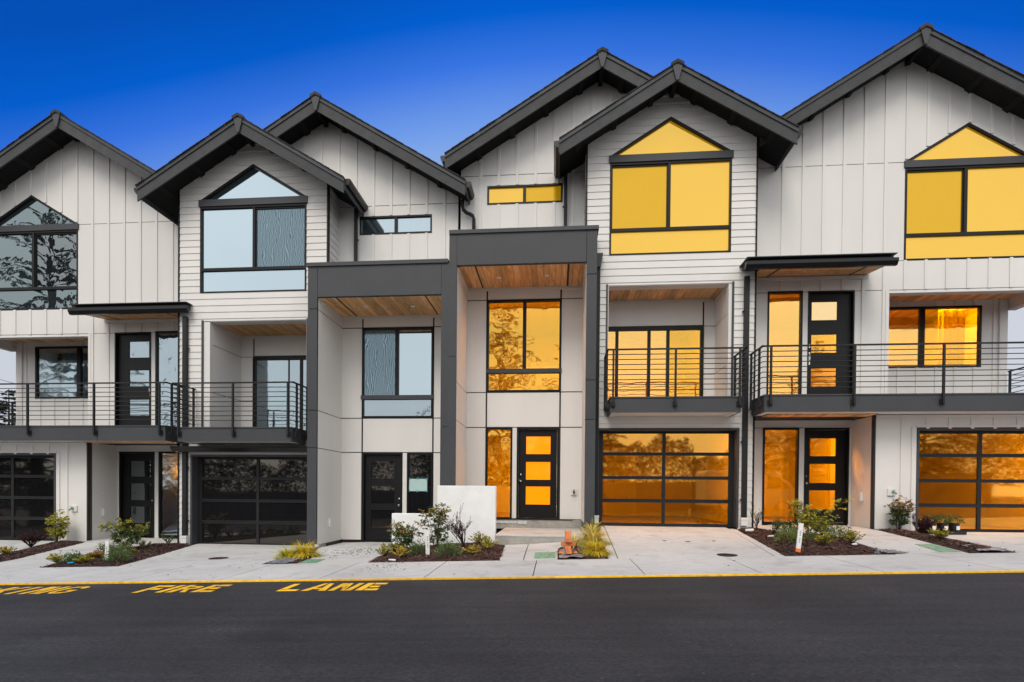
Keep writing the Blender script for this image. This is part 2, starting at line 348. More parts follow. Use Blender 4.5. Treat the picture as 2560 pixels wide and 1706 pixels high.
def wall_cells(h, name, mt, parent, cols, rows, v, th, openings=(), ztop=None, zbps=(), gap=0.0, wedge=None, back=0.0):
    """cut a wall into its boards or panels; every piece becomes its own object"""
    EPS = .004
    for (ca, cb) in cols:
        for ri in range(len(rows) - 1):
            r0, r1 = rows[ri] + gap / 2, rows[ri + 1] - gap / 2
            bps = {ca, cb}
            for o in openings:
                if o.z0 < r1 and (o.apex[1] if o.apex else o.z1) > r0:
                    for q in o.bps():
                        if ca < q < cb: bps.add(q)
                    if o.apex:   # where the sloping head crosses the row lines
                        a, za = o.apex
                        for rr in (r0, r1):
                            if o.z1 < rr < za:
                                t = (rr - o.z1) / (za - o.z1)
                                for q in (o.s0 + (a - o.s0) * t, o.s1 - (o.s1 - a) * t):
                                    if ca < q < cb: bps.add(q)
            if ztop:
                for q in zbps:
                    if ca < q < cb: bps.add(q)
                st = sorted(bps)
                for a, b in zip(st, st[1:]):
                    for rr in (r0, r1):
                        fa, fb = ztop(a) - rr, ztop(b) - rr
                        if fa * fb < 0: bps.add(a + (b - a) * fa / (fa - fb))
            st = sorted(bps); segs = []
            for a, b in zip(st, st[1:]):
                if b - a < EPS: continue
                mid = (a + b) / 2
                iv = [((lambda s: r0), (lambda s: min(r1, ztop(s)) if ztop else r1))]
                for o in openings:
                    if o.s0 < mid < o.s1:
                        nv = []
                        for lo, hi in iv:
                            ot = o.top
                            if o.z0 >= hi(mid) or ot(mid) <= lo(mid): nv.append((lo, hi)); continue
                            if o.z0 > lo(mid) + EPS: nv.append((lo, (lambda s, z=o.z0: z)))
                            if ot(mid) < hi(mid) - EPS: nv.append((ot, hi))
                        iv = nv
                for lo, hi in iv:
                    if hi(mid) - lo(mid) < EPS: continue
                    segs.append([a, b, lo(a), lo(b), max(hi(b), lo(b)), max(hi(a), lo(a))])
            groups = []
            for sgm in segs:
                for g in groups:
                    if any(abs(q[1] - sgm[0]) < 1e-6 and max(q[3], sgm[2]) < min(q[4], sgm[5]) + 1e-3 for q in g): g.append(sgm); break
                else: groups.append([sgm])
            for g in groups:
                m = MB(h)
                for a, b, la, lb, hb, ha in g:
                    def vf(z):
                        if not wedge: return v - th
                        return v - (wedge[0] + (wedge[1] - wedge[0]) * (z - r0) / (r1 - r0))
                    bk = v + back
                    m.hexa([(a, vf(la), la), (b, vf(lb), lb), (b, vf(hb), hb), (a, vf(ha), ha), (a, bk, la), (b, bk, lb), (b, bk, hb), (a, bk, ha)])
                m.build(name, mt, parent)
def gable(apex_s, apex_z, k=.60): return lambda s: apex_z - k * abs(s - apex_s)

def wall_core(h, parent_name, mt, s0, s1, z0, z1, v, openings=(), ztop=None, zbps=(), th=.12):
    """one backing sheet with its openings cut out; the parent of the cladding pieces"""
    m = MB(h)
    bps = {s0, s1}
    for o in openings:
        for q in o.bps():
            if s0 < q < s1: bps.add(q)
    for q in zbps:
        if s0 < q < s1: bps.add(q)
    st = sorted(bps)
    for a, b in zip(st, st[1:]):
        mid = (a + b) / 2
        T = ztop if ztop else (lambda s: z1)
        iv = [((lambda s: z0), (lambda s: min(z1, T(s))))]
        for o in openings:
            if o.s0 < mid < o.s1:
                nv = []
                for lo, hi in iv:
                    if o.z0 >= hi(mid) or o.top(mid) <= lo(mid): nv.append((lo, hi)); continue
                    if o.z0 > lo(mid): nv.append((lo, (lambda s, z=o.z0: z)))
                    if o.top(mid) < hi(mid): nv.append((o.top, hi))
                iv = nv
        for lo, hi in iv:
            m.hexa([(a, v, lo(a)), (b, v, lo(b)), (b, v, hi(b)), (a, v, hi(a)), (a, v + th, lo(a)), (b, v + th, lo(b)), (b, v + th, hi(b)), (a, v + th, hi(a))])
    return m.build(parent_name, mt, h.root)

LOOK = paint('dark_lookout', (.017, .017, .017), .8, .1, spec=.2)

# ------------------------------------------------------------------ shared building parts
def window(h, s0, s1, z0, z1, v, mulls=(), rails=(), panes=(), f=.045, parent=None, head=None, name='window'):
    """frame bars are one mesh, each pane a child. mulls: (sa, sb, za, zb); rails: (sa, sb, za, zb)"""
    m = MB(h); a, b = v - .02, v + .07
    m.box(s0, s0 + f, a, b, z0, z1).box(s1 - f, s1, a, b, z0, z1).box(s0 + f, s1 - f, a, b, z0, z0 + f).box(s0 + f, s1 - f, a, b, z1 - f, z1)
    for q in mulls: m.box(q[0], q[1], a + .006, b, q[2], q[3])
    for q in rails: m.box(q[0], q[1], a + .003, b - .003, q[2], q[3])
    w = m.build(name, BLACK, parent or h.root)
    for (sa, sb, za, zb, mt) in panes:
        bx(h, 'pane', mt, w, (sa - .004, sb + .004, v + .022, v + .034, za - .004, zb + .004))
    return w

def pent_window(h, s0, s1, z0, zb0, zb1, apex, v, mull, rail, gm, gs, inner_screen=True, gt=None):
    """bay window with a pointed transom light over a deep beam"""
    f = .04
    ms0, ms1 = mull; r0, r1 = rail
    a, b = v - .02, v + .07
    m = MB(h)
    m.box(s0, s0 + f, a, b, z0, zb0).box(s1 - f, s1, a, b, z0, zb0).box(s0 + f, s1 - f, a, b, z0, z0 + .03).box(s0 + f, s1 - f, a, b, zb0 - .05, zb0)
    m.box(ms0, ms1, a + .006, b, r1, zb0 - .05).box(s0 + f, s1 - f, a + .003, b, r0, r1)
    w = m.build('window', BLACK, h.root)
    m = MB(h)     # sloping head of the pentagon
    k = (apex[1] - zb1) / (apex[0] - s0); g = .065
    for sg in (0, 1):
        e = s0 if sg == 0 else s1; d = 1 if sg == 0 else -1
        m.prism([(e, zb1), (apex[0], apex[1]), (apex[0], apex[1] - g), (e + d * g / k, zb1)], a, b)
    m.build('transom_frame', BLACK, w)
    bx(h, 'transom_beam', DARK, w, (s0 - .025, s1 + .025, v - .045, v + .07, zb0, zb1))
    inn = 1 if ms0 - s0 > 0 else 1
    bx(h, 'pane', gs, w, (s0 + f - .004, ms0 + .004, v + .03, v + .042, r1 - .004, zb0 - .046))
    sash = MB(h); sa, sb = s0 + f, ms0     # the sliding sash has its own frame
    for q in ((sa, sa + .022, r1, zb0 - .05), (sb - .022, sb, r1, zb0 - .05), (sa, sb, zb0 - .085, zb0 - .05)):
        sash.box(q[0], q[1], v + .004, v + .03, q[2], q[3])
    sash.build('sash', BLACK, w)
    bx(h, 'pane', gm, w, (ms1 - .004, s1 - f + .004, v + .022, v + .034, r1 - .004, zb0 - .046))
    bx(h, 'pane', gm, w, (s0 + f - .004, s1 - f + .004, v + .022, v + .034, z0 + .026, r0 + .004))
    m = MB(h); m.prism([(s0 + g / k - .01, zb1 - .004), (s1 - g / k + .01, zb1 - .004), (apex[0], apex[1] - g + .006)], v + .022, v + .034)
    m.build('pane', gt or gm, w)
    return w

def door(h, s0, s1, z0, z1, v, panes, pm, knob=None, handle=None, recess=.05, frame_in=.045):
    m = MB(h); f = frame_in
    m.box(s0, s0 + f, v - .02, v + .12, z0, z1).box(s1 - f, s1, v - .02, v + .12, z0, z1).box(s0 + f, s1 - f, v - .02, v + .12, z1 - f, z1)
    m.box(s0 + f, s1 - f, v - .015, v + .12, z0, z0 + .02)
    d = m.build('door_frame', BLACK, h.root)
    m = MB(h); a, b = v + recess, v + recess + .04
    ps = sorted(panes, key=lambda q: -q[3]); L0, L1 = s0 + f + .004, s1 - f - .004
    pa, pb = panes[0][0], panes[0][1]
    m.box(L0, pa, a, b, z0 + .024, z1 - f - .004).box(pb, L1, a, b, z0 + .024, z1 - f - .004)
    zt = z1 - f - .004
    for q in ps: m.box(pa, pb, a, b, q[3], zt); zt = q[2]
    m.box(pa, pb, a, b, z0 + .024, zt)
    dl = m.build('door_leaf', DOORB, d)
    for i, q in enumerate(ps):
        mt = pm[i] if isinstance(pm, (list, tuple)) else pm
        bx(h, 'pane', mt, d, (q[0] - .003, q[1] + .003, a + .014, a + .024, q[2] - .003, q[3] + .003))
        beads = MB(h)
        for e in ((q[0] - .012, q[0] + .004, q[2] - .012, q[3] + .012), (q[1] - .004, q[1] + .012, q[2] - .012, q[3] + .012), (q[0] + .004, q[1] - .004, q[2] - .012, q[2] + .004), (q[0] + .004, q[1] - .004, q[3] - .004, q[3] + .012)):
            beads.box(e[0], e[1], a - .006, a + .01, e[2], e[3])
        beads.build('glazing_bead', DOORB, d)
    if knob:
        m = MB(h); ks, kz = knob
        m.tube([(ks, a, kz), (ks, a - .02, kz)], .032, 12).tube([(ks, a - .018, kz), (ks, a - .035, kz), (ks, a - .05, kz), (ks, a - .06, kz)], .018, 12, .03)
        m.tube([(ks, a, kz + .16), (ks, a - .018, kz + .16)], .026, 12)
        m.build('handle', CHROME, d, True)
    if handle:
        m = MB(h); ks, kz = handle
        m.box(ks - .025, ks + .025, a - .012, a, kz - .22, kz + .06).box(ks - .022, ks + .022, a - .014, a, kz + .16, kz + .24)
        m.tube([(ks, a - .01, kz - .16), (ks, a - .055, kz - .12), (ks, a - .055, kz - .02), (ks, a - .01, kz + .02)], .010, 8)
        m.build('handle', CHROME, d)
    return d

def garage(h, s0, s1, z0, z1, v, mull, rows, gm, tw=.035):
    """opening with dark lining; the sectional door sits deeper; rows are (z0,z1) of the glass"""
    g = v + .17
    m = MB(h)
    m.box(s0 - tw, s0 + .012, v - .03, g, z0, z1 + tw).box(s1 - .012, s1 + tw, v - .03, g, z0, z1 + tw).box(s0 + .012, s1 - .012, v - .03, g, z1 - .012, z1 + tw)
    fr = m.build('garage_door_frame', DARK, h.root)
    m = MB(h)
    e0, e1 = s0 + .012, s1 - .012; st = .085
    zt = z1 - .012
    m.box(e0, e0 + st + .02, g, g + .05, z0, zt).box(e1 - st - .02, e1, g, g + .05, z0, zt).box(mull[0], mull[1], g + .002, g + .048, z0, zt)
    for (x0, x1) in ((e0 + st + .02, mull[0]), (mull[1], e1 - st - .02)):
        top = zt
        for (a, b) in rows:
            m.box(x0, x1, g + .004, g + .046, b, top); top = a
        m.box(x0, x1, g + .004, g + .046, z0, top)
    dr = m.build('garage_door', METAL, h.root)
    for (x0, x1) in ((e0 + st + .02, mull[0]), (mull[1], e1 - st - .02)):
        for (a, b) in rows:
            bx(h, 'pane', gm[0], dr, (x0 - .003, x1 + .003, g + .024, g + .034, a - .003, b + .003))
    # section joints and seal
    m = MB(h)
    for (a, b) in rows[:-1]: m.box(e0, e1, g - .001, g + .003, a - .034, a - .028)
    m.box(e0, e1, g - .006, g + .05, z0 - .025, z0)
    m.build('bottom_seal', BLACK, dr)
    return dr

def room(h, s0, s1, v0, v1, z0, z1, lamp=None, lamps=2, door_s=None, curtain=None):
    """a plain room behind see-through glazing, with an added, unseen light strip where the window is lit"""
    t = .03
    r = bx(h, 'room', ROOMW, h.root, (s0 - t, s0, v0, v1, z0, z1), (s1, s1 + t, v0, v1, z0, z1), (s0, s1, v1, v1 + t, z0, z1))
    bx(h, 'room_ceiling', ROOMW, r, (s0 - t, s1 + t, v0, v1 + t, z1, z1 + t)); bx(h, 'room_floor', FLOORW, r, (s0 - t, s1 + t, v0, v1 + t, z0 - t, z0))
    if lamp:
        w = (s1 - s0) * .38    # added emitting strip above the glass, out of view, brightens the room
        bx(h, 'added_light_strip', lamp, r, ((s0 + s1) / 2 - w, (s0 + s1) / 2 + w, v0 + .10, v0 + .40, z1 - .03, z1 - .004))
    if door_s:
        bx(h, 'inner_door', PVC, r, (door_s, door_s + .82, v1 - .05, v1 - .004, z0, z0 + 2.03))
        bx(h, 'door_casing', WHITE2, r, (door_s - .08, door_s, v1 - .07, v1 - .004, z0, z0 + 2.11), (door_s + .82, door_s + .90, v1 - .07, v1 - .004, z0, z0 + 2.11), (door_s, door_s + .82, v1 - .07, v1 - .004, z0 + 2.04, z0 + 2.11))
    if curtain:
        for (a, b, zt, zb) in curtain:
            m = MB(h); n = 28; pts = []
            for i in range(n + 1):
                u = a + (b - a) * i / n; w = .045 * math.sin(i * 1.25) + .02 * math.sin(i * .7)
                pts += [(u, v0 + .16 + w, zb), (u, v0 + .16 + w, zt)]
            m.add(pts, [(2 * i, 2 * i + 2, 2 * i + 3, 2 * i + 1) for i in range(n)]); m.build('curtain', WHITE2, r)
    return r

def plank_ceiling(h, parent, s0, s1, v0, v1, z, w=.135, slots=()):
    n = max(1, round((s1 - s0) / w)); w = (s1 - s0) / n
    for i in range(n):
        a, b = s0 + i * w + .0025, s0 + (i + 1) * w - .0025
        if any(a < q < b for q in slots):
            q = [x for x in slots if a < x < b][0]
            bx(h, 'vent_slot', JOINT, parent, (q - .03, q + .03, v0, v1, z + .006, z + .02))
            if q - .03 - a > .01: bx(h, 'plank', WOOD, parent, (a, q - .03, v0, v1, z, z + .02))
            if b - q - .03 > .01: bx(h, 'plank', WOOD, parent, (q + .03, b, v0, v1, z, z + .02))
        else: bx(h, 'plank', WOOD, parent, (a, b, v0, v1, z, z + .02))

def roof(h, sc, half, zt, zsof, v0, v1, vwall, k=.60, eave_gutters=(True, True), lookouts=True, halfR=None):
    # halfR: a shorter right-hand slope where a neighbouring roof takes over
    """gabled roof seen from the front: deck, rough barge boards, trim, ridge block, shingles, lookouts, gutters"""
    hl, hr = half, halfR or half
    td = zt - .045
    m = MB(h)
    m.prism([(sc - hl, td - k * hl), (sc, td), (sc + hr, td - k * hr), (sc + hr, zsof - k * hr), (sc, zsof), (sc - hl, zsof - k * hl)], v0 + .034, v1)
    rf = m.build('roof', SOFFIT, h.root)
    for d, H in ((-1, hl), (1, hr)):
        e = sc + d * H; drop = .345
        m = MB(h); m.prism([(sc, td), (e, td - k * H), (e, td - k * H - drop + .02), (sc, td - drop)], v0, v0 + .034); m.build('barge_board', BARGE, rf)
        m = MB(h); m.prism([(sc, td + .008), (e + d * .01, td + .008 - k * (H + .01)), (e + d * .01, td - .085 - k * (H + .01)), (sc, td - .085)], v0 - .022, v0 - .001); m.build('rake_trim', DARK, rf)
        # shingle courses, lapped up the slope
        n = max(6, round(H / .16)); st = H / n
        for i in range(n):
            x1 = e - d * i * st; x0 = e - d * (i + 1) * st - d * .03; jit = random.uniform(-.003, .003) - .008
            za = lambda x: zt - k * abs(x - sc) - .05
            m = MB(h)
            lo, hi = sorted((x0, x1 + d * .012))
            def zz(x, t): return za(x) + t
            t_lo = .042 + jit if (d > 0) else .018; t_hi = .018 if d > 0 else .042 + jit
            if d > 0: pl = [(lo, zz(lo, .008)), (hi, zz(hi, .008)), (hi, zz(hi, .036 + jit)), (lo, zz(lo, .016))]
            else: pl = [(lo, zz(lo, .008)), (hi, zz(hi, .008)), (hi, zz(hi, .016)), (lo, zz(lo, .036 + jit))]
            m.prism(pl, v0 - .045 + random.uniform(-.008, .008), v1); m.build('shingle_course', SHINGLE, rf)
        if lookouts:
            n = int(H / .78)
            for i in range(n + 1):
                x = sc + d * (.45 + i * .78)
                if abs(x - sc) > H - .15: continue
                zs = zsof - k * abs(x - sc)
                m = MB(h); w = .05
                m.prism([(x - w, zs + k * w * d + .0), (x + w, zs - k * w * d), (x + w, zs - k * w * d - .05), (x - w, zs + k * w * d - .035)], v0 + .036, vwall); m.build('lookout', LOOK, rf)
        if eave_gutters[0 if d < 0 else 1]:
            ze = td - k * H
            m = MB(h)
            x = e + d * .004
            m.prism([(x, ze + .01), (x + d * .12, ze + .005), (x + d * .12, ze - .05), (x + d * .075, ze - .125), (x, ze - .125)], v0 + .05, v1)
            m.build('gutter', GUTTER, rf)
            m = MB(h); m.box(e - .02, e + .002, v0 + .034, v1, ze - .24, ze - .002); m.build('eave_fascia', DARK, rf)
    m = MB(h); tdd = td
    m.prism([(sc - .13, tdd + .0 - k * .13), (sc - .13, tdd - .012), (sc, tdd + .058), (sc + .13, tdd - .012), (sc + .13, tdd - k * .13), (sc, tdd - .01)], v0 - .06, v1); m.build('ridge_cap', SHINGLE, rf)
    m = MB(h); m.prism([(sc - .11, td + .00 - k * .11 + .03), (sc + .11, td - k * .11 + .03), (sc + .025, td - .36), (sc - .025, td - .36)], v0 - .04, v0 - .001); m.build('ridge_block', DARK, rf)
    m = MB(h); m.box(sc - .045, sc + .045, v0 + .034, vwall, zsof - .15, zsof - .012); m.build('ridge_beam', SOFFIT, rf)
    return rf

def railing(h, parent, path, zb, zt, posts, nrail=8, closed_ends=True, brackets=()):
    """path of (s,v) corner points; posts as (s,v)"""
    for a, b in zip(path, path[1:]):
        L_ = math.hypot(b[0] - a[0], b[1] - a[1]); 
        m = MB(h); w = .018
        dx, dy = (b[0] - a[0]) / L_, (b[1] - a[1]) / L_
        ax = (a[0] - dx * w, a[1] - dy * w); bx_ = (b[0] + dx * w, b[1] + dy * w); nx, ny = -dy * w, dx * w
        z0, z1 = zt - .028, zt
        if nx < 0 or ny < 0: pass
        p = [(ax[0] - nx, ax[1] - ny), (bx_[0] - nx, bx_[1] - ny), (bx_[0] + nx, bx_[1] + ny), (ax[0] + nx, ax[1] + ny)]
        lo = [(q[0], q[1], z0) for q in p]; hi = [(q[0], q[1], z1) for q in p]
        m.add(lo + hi, [(3, 2, 1, 0), (4, 5, 6, 7), (0, 1, 5, 4), (1, 2, 6, 5), (2, 3, 7, 6), (3, 0, 4, 7)])
        m.build('top_rail', METAL, parent)
        for i in range(nrail):
            z = zb + (zt - .014 - zb) * (i) / nrail
            m = MB(h); m.tube([(a[0], a[1], z), (b[0], b[1], z)], .0088, 6); m.build('rail', METAL, parent)
    for (s, v) in posts:
        m = MB(h); w = .019; m.box(s - w, s + w, v - w - .002, v + w - .002, zb - .33, zt - .03); m.build('post', METAL, parent)
    for (s, v, ds, dv_) in brackets:
        m = MB(h)
        if dv_: m.box(s - .045, s + .045, v + .017, v + .04, zb - .35, zb - .24)
        else: m.box(min(s, s + ds * .05), max(s, s + ds * .05), v - .045, v + .045, zb - .35, zb - .24)
        for q in ((-.028, -.32), (.028, -.32), (-.028, -.27), (.028, -.27)):
            if dv_: m.tube([(s + q[0], v + .017, zb + q[1]), (s + q[0], v + .005, zb + q[1])], .008, 6)
        m.build('bracket', METAL, parent)

def downspout(h, s, v, z0, z1, w=.05, d=.07, straps=(), foot=True, parent=None):
    m = MB(h); m.box(s - w, s + w, v - d, v, z0, z1)
    o = m.build('downspout', METAL, parent or h.root, bevel=.006)
    for z in straps: bx(h, 'strap', METAL, o, (s - w - .03, s + w + .004, v - d * .5, v - .004, z, z + .03))
    if foot: bx(h, 'foot', PVC, o, (s - w - .015, s + w + .015, v - d - .015, v + .0, z0 - .16, z0 + .0), (s - w - .024, s + w + .024, v - d - .024, v + .0, z0 - .04, z0 + .012))
    return o

def bb_battens(h, parent, xs, z0, ztopf, v, w=.032, openings=()):
    for x in xs:
        zt = ztopf(x) if callable(ztopf) else ztopf
        iv = [(z0, zt - .01)]
        for o in openings:
            if o.s0 - w < x < o.s1 + w:
                t = max(o.top(min(max(x - w, o.s0), o.s1)), o.top(min(max(x + w, o.s0), o.s1)))
                if o.s0 < x < o.s1: t = max(o.top(x - w) if x - w > o.s0 else t, o.top(x + w) if x + w < o.s1 else t, o.top(x))
                nv = []
                for a, b in iv:
                    if o.z0 > a: nv.append((a, min(b, o.z0)))
                    if t < b: nv.append((max(t + .004, a), b))
                iv = [q for q in nv if q[1] - q[0] > .03]
        for a, b in iv: bx(h, 'batten', WHITE, parent, (x - w, x + w, v - .032, v - .012, a, b), bevel=.003)

# ------------------------------------------------------------------ inner houses (lap-sided bay, balcony, garage and tall entry portal)
def inner_house(h, P):
    B, Wv, PV, K = 11.70, 12.30, 11.15, 12.50
    bs0, bs1, bc = 2.96, 6.58, 4.76
    bay_top = gable(bc, 8.74)
    win = Opening(3.46, 6.06, 5.22, 7.39, (4.76, 8.19))
    rec = Opening(P['os0'], P['os1'], 1.99, 4.56)
    gar = Opening(3.25, 6.27, -1.3, 1.40)
    ops = [win, rec, gar]
    # --- lap-sided bay
    rows = [-.95 + .1545 * i for i in range(64)]
    core = wall_core(h, 'bay_wall', SHADOWGAP, bs0 + .01, bs1 - .01, -.95, 9, B, ops, bay_top, [bc])
    wall_cells(h, 'siding_board', WHITE, core, [(bs0 + .012, bs1 - .012)], rows, B, 0, ops, bay_top, [bc], gap=.003, wedge=(.019, .007))
    # dark metal corners
    bx(h, 'corner_trim', BLACK, core, (bs1 - .012, bs1 + .022, B - .03, B + .06, -.95, bay_top(bs1) + .0))
    bx(h, 'corner_trim', BLACK, core, (bs0 - .022, bs0 + .012, B - .03, B + .06, 5.62, bay_top(bs0) + .0))
    for s_, d in ((bs0, -1), (bs1, 1)):   # returns of the bay, back to the taller wall
        m = MB(h); m.box(s_ - .05 * (d > 0) - 0 * d, s_ + .05 * (d < 0), B + .12, Wv + .3, -.9, bay_top(bs0)); side = m.build('bay_side_wall', SHADOWGAP, h.root)
        for i in range(len(rows) - 1):
            z0, z1 = rows[i] + .0015, min(rows[i + 1] - .0015, bay_top(bs0))
            if z1 - z0 < .01 or z0 < (4.9 if d < 0 else -1): continue
            m = MB(h); e = s_
            x0, x1 = e + d * .022, e + d * .009
            pts = [(e - d * .0, z0), (x0, z0), (x1, z1), (e - d * .0, z1)]
            m.prism(pts, B + .06, Wv - .02); m.build('siding_board', WHITE, side)
    pent_window(h, 3.46, 6.06, 5.22, 7.235, 7.39, (4.76, 8.19), B, (4.71, 4.77), (5.73, 5.80), P['bay_glass'], P['bay_screen'], gt=P['bay_glass'])
    # --- garage
    if P['lit']: room(h, 3.05, 6.48, B + .26, 16.4, P['gz'] + .03, 1.62, ROOM_GLOW_DIM, 2, 3.9)
    garage(h, 3.27, 6.25, P['gz'], 1.385, B, (4.695, 4.765), [(.90, 1.32), (.37, .83), (-.14, .30), (-.68, -.22)], [P['gar_glass']])
    # --- recessed balcony room
    rv, rs, js = P['rv'], P['rs'], P['js']
    o0, o1 = P['os0'], P['os1']
    bx(h, 'opening_trim', DARK, core, (o1 - .012, o1 + .028, B - .03, B + .02, 1.99, 4.58), (o0 - .028, o0 + .012, B - .03, B + .02, 1.99, 4.58))
    rb = bx(h, 'recess_wall', JOINT, h.root, (js - .01, rs + .05, rv + .014, rv + .1, 1.9, 4.75), (3.1, js - .01, rv + .014, rv + .1, P['zj1'] - .04, 4.75))
    # white lining: side wall in three panels, back wall panels around the sliding door, jamb and head boards
    bx(h, 'jamb', WHITE, rb, (rs - .0, o1 - .012, B + .0, B + .11, 1.99, 4.56)); bx(h, 'jamb', WHITE, rb, (o0 + .012, o0 + .03, B, B + .11, 1.99, 4.56))
    bx(h, 'head_board', WHITE, rb, (o0 + .012, o1 - .012, B + .0, B + .24, 4.546, 4.559))
    zj = [1.99, P['zj0'], P['zj1'], 4.58]
    for a, b in zip(zj, zj[1:]):
        bx(h, 'panel', WHITE, rb, (rs, rs + .02, B + .11, rv, a + .008, b - .008))
        bx(h, 'panel', WHITE, rb, (js + .02, rs, rv, rv + .014, a + .008, b - .008))
    bx(h, 'side_backing', JOINT, rb, (rs + .02, rs + .06, B + .05, rv + .05, 1.95, 4.7))
    bx(h, 'far_side_wall', WHITE, rb, (o0 - .04, o0 + .0, B + .12, rv, 1.95, 4.7))
    bx(h, 'panel', WHITE, rb, (o0, js - .02, rv, rv + .014, P['zj1'] + .03, 4.58))
    bx(h, 'crown_trim', WHITE, rb, (o0, rs, rv - .02, rv, 4.50, 4.57), (rs - .02, rs, B + .25, rv - .02, 4.50, 4.57))
    cl = bx(h, 'recess_ceiling', JOINT, h.root, (o0 - .04, rs + .05, B + .25, rv, 4.60, 4.74))
    plank_ceiling(h, cl, o0, rs, B + .245, rv, 4.573)
    zt = P['zj1'] - .03

    m = P['sl_mulls']
    sl0 = o0 - .02
    edges = [sl0] + [x for q in m for x in q] + [js - .07]
    panes = [(edges[i] + (0 if i else .04), edges[i + 1], 2.05, zt - .06, P['sl_glass'][i // 2]) for i in range(0, len(edges), 2)]
    window(h, sl0, js, 1.99, zt, rv - .03, mulls=[(a, b, 2.0, zt - .05) for a, b in m] + [(js - .07, js - .03, 2.0, zt - .05)], panes=panes, f=.055, name='sliding_door')
    room(h, 3.0, 6.3, rv + .12, 16.5, 1.99, 4.75, ROOM_GLOW if P['lit'] else None, 2, 3.4)
    # --- balcony
    d0, d1, dv = 3.45, 6.085, 11.0
    bal = bx(h, 'balcony', SOFFIT, h.root, (d0 + .03, d1 - .03, dv + .03, B - .03, 1.70, 1.955))
    bx(h, 'fascia_board', DARK, bal, (d0, d1, dv, dv + .03, 1.66, 1.955)); bx(h, 'fascia_board', DARK, bal, (d0, d0 + .03, dv + .03, B - .03, 1.66, 1.955)); bx(h, 'fascia_board', DARK, bal, (d1 - .03, d1, dv + .03, B - .03, 1.66, 1.955))
    bx(h, 'edge_flashing', DARK, bal, (d0 - .012, d1 + .012, dv - .014, B - .03, 1.956, 1.985))
    bx(h, 'underside_panel', WHITE, bal, (d0 + .03, d1 - .03, dv + .03, B - .03, 1.682, 1.699))
    bx(h, 'underside_trim', WHITE, bal, (d0 + .03, d1 - .03, dv + .03, dv + .13, 1.664, 1.681), (d0 + .03, d0 + .15, dv + .13, B - .03, 1.664, 1.681), (d1 - .15, d1 - .03, dv + .13, B - .03, 1.664, 1.681))
    l0, l1 = d0 - .065, d1 + .065
    railing(h, bal, [(l0, B - .06), (l0, dv - .05), (l1, dv - .05), (l1, B - .06)], 2.12, 2.965,
            [(d0 + .05, dv - .05), (4.76, dv - .05), (d1 - .05, dv - .05), (l0, dv + .12), (l0, B - .10), (l1, dv + .12), (l1, B - .10)],
            brackets=[(d0 + .05, dv - .05, 0, 1), (4.76, dv - .05, 0, 1), (d1 - .05, dv - .05, 0, 1), (l0, dv + .12, 1, 0), (l0, B - .10, 1, 0), (l1, dv + .12, -1, 0), (l1, B - .10, -1, 0)])
    # --- tall board-and-batten gable wall behind
    rt = gable(3.27, 9.53)
    rw = Opening(.66, 2.43, 6.755, 7.195)
    core2 = wall_core(h, 'gable_wall', SHADOWGAP, .03, 6.56, 5.0, 10, Wv, [rw], rt, [3.27])
    bat = P['battens']
    xs = [bat + .433 * i for i in range(15) if bat + .433 * i < 6.45]
    cols = list(zip([.03] + xs, xs + [6.56]))
    wall_cells(h, 'panel', WHITE, core2, cols, [5.0, 7.44, 10], Wv, .012, [rw], rt, [3.27], gap=.016)
    bb_battens(h, core2, xs, 5.0, lambda s: min(rt(s - .03), rt(s + .03)), Wv, openings=[rw])
    sc = P['rear_screen_inner']
    pa, pb = (.70, 1.50), (1.58, 2.39)
    window(h, .66, 2.43, 6.755, 7.195, Wv, mulls=[(1.505, 1.575, 6.80, 7.15)], panes=[(pa[0], pa[1], 6.79, 7.15, P['bay_screen'] if sc == 1 else P['bay_glass']), (pb[0], pb[1], 6.79, 7.15, P['bay_screen'] if sc == 2 else P['bay_glass'])], f=.04)
    roof(h, 3.27, 3.50, 9.77, 9.53, 11.73, 20, Wv, halfR=3.27, eave_gutters=(True, False))
    roof(h, bc, 2.41, 8.93, 8.74, 11.13, 16.5, B)
    # --- entry portal
    o = 3.16; i0, i1 = .17, 2.94
    cap = bx(h, 'portal_cap', DARK, h.root, (P['cap0'], o + .03, PV - .03, Wv + .0, 5.53, 5.61))
    bx(h, 'portal_roof', SOFFIT, cap, (.02, o - .01, PV + .05, Wv, 4.95, 5.52))
    beam = bx(h, 'portal_beam', DARK, h.root, (i0 + .004, i1 - .004, PV, PV + .09, 4.865, 5.53))
    zb = P['colz']
    for a, b in zip(zb, zb[1:]):
        bx(h, 'column_panel', DARK, beam, (i1 + .004, o, PV, PV + .56, a + .006, b - .006), bevel=.004)
    bx(h, 'column_core', JOINT, beam, (i1 + .012, o - .02, PV + .03, K + .1, zb[0], 5.5))
    pz = P['pcolz']
    for a, b in zip(pz, pz[1:]):
        bx(h, 'column_panel', DARK, beam, (P['pc0'], i0 - .002, PV, PV + .06, a + .005, b - .005))
    bx(h, 'column_core', JOINT, beam, (.0, i0 - .014, PV + .03, K + .1, pz[0], 5.5))
    # inner side walls in panels, with the corner bead at the front
    zz = [P['pz0'], 1.54, 2.37, 4.60, 4.88]
    for a, b in zip(zz, zz[1:]):
        bx(h, 'panel', WHITE, beam, (i0 - .014, i0 + .0, PV + .06, K, a + .008, b - .008))
        bx(h, 'panel', WHITE, beam, (i1 - .0, i1 + .012, PV + .06, K, a + .008, b - .008))
    bx(h, 'crown_trim', WHITE, beam, (i0, i0 + .022, PV + .09, K - .02, 4.81, 4.88), (i1 - .022, i1, PV + .09, K - .02, 4.81, 4.88), (i0, i1, K - .02, K, 4.81, 4.88))
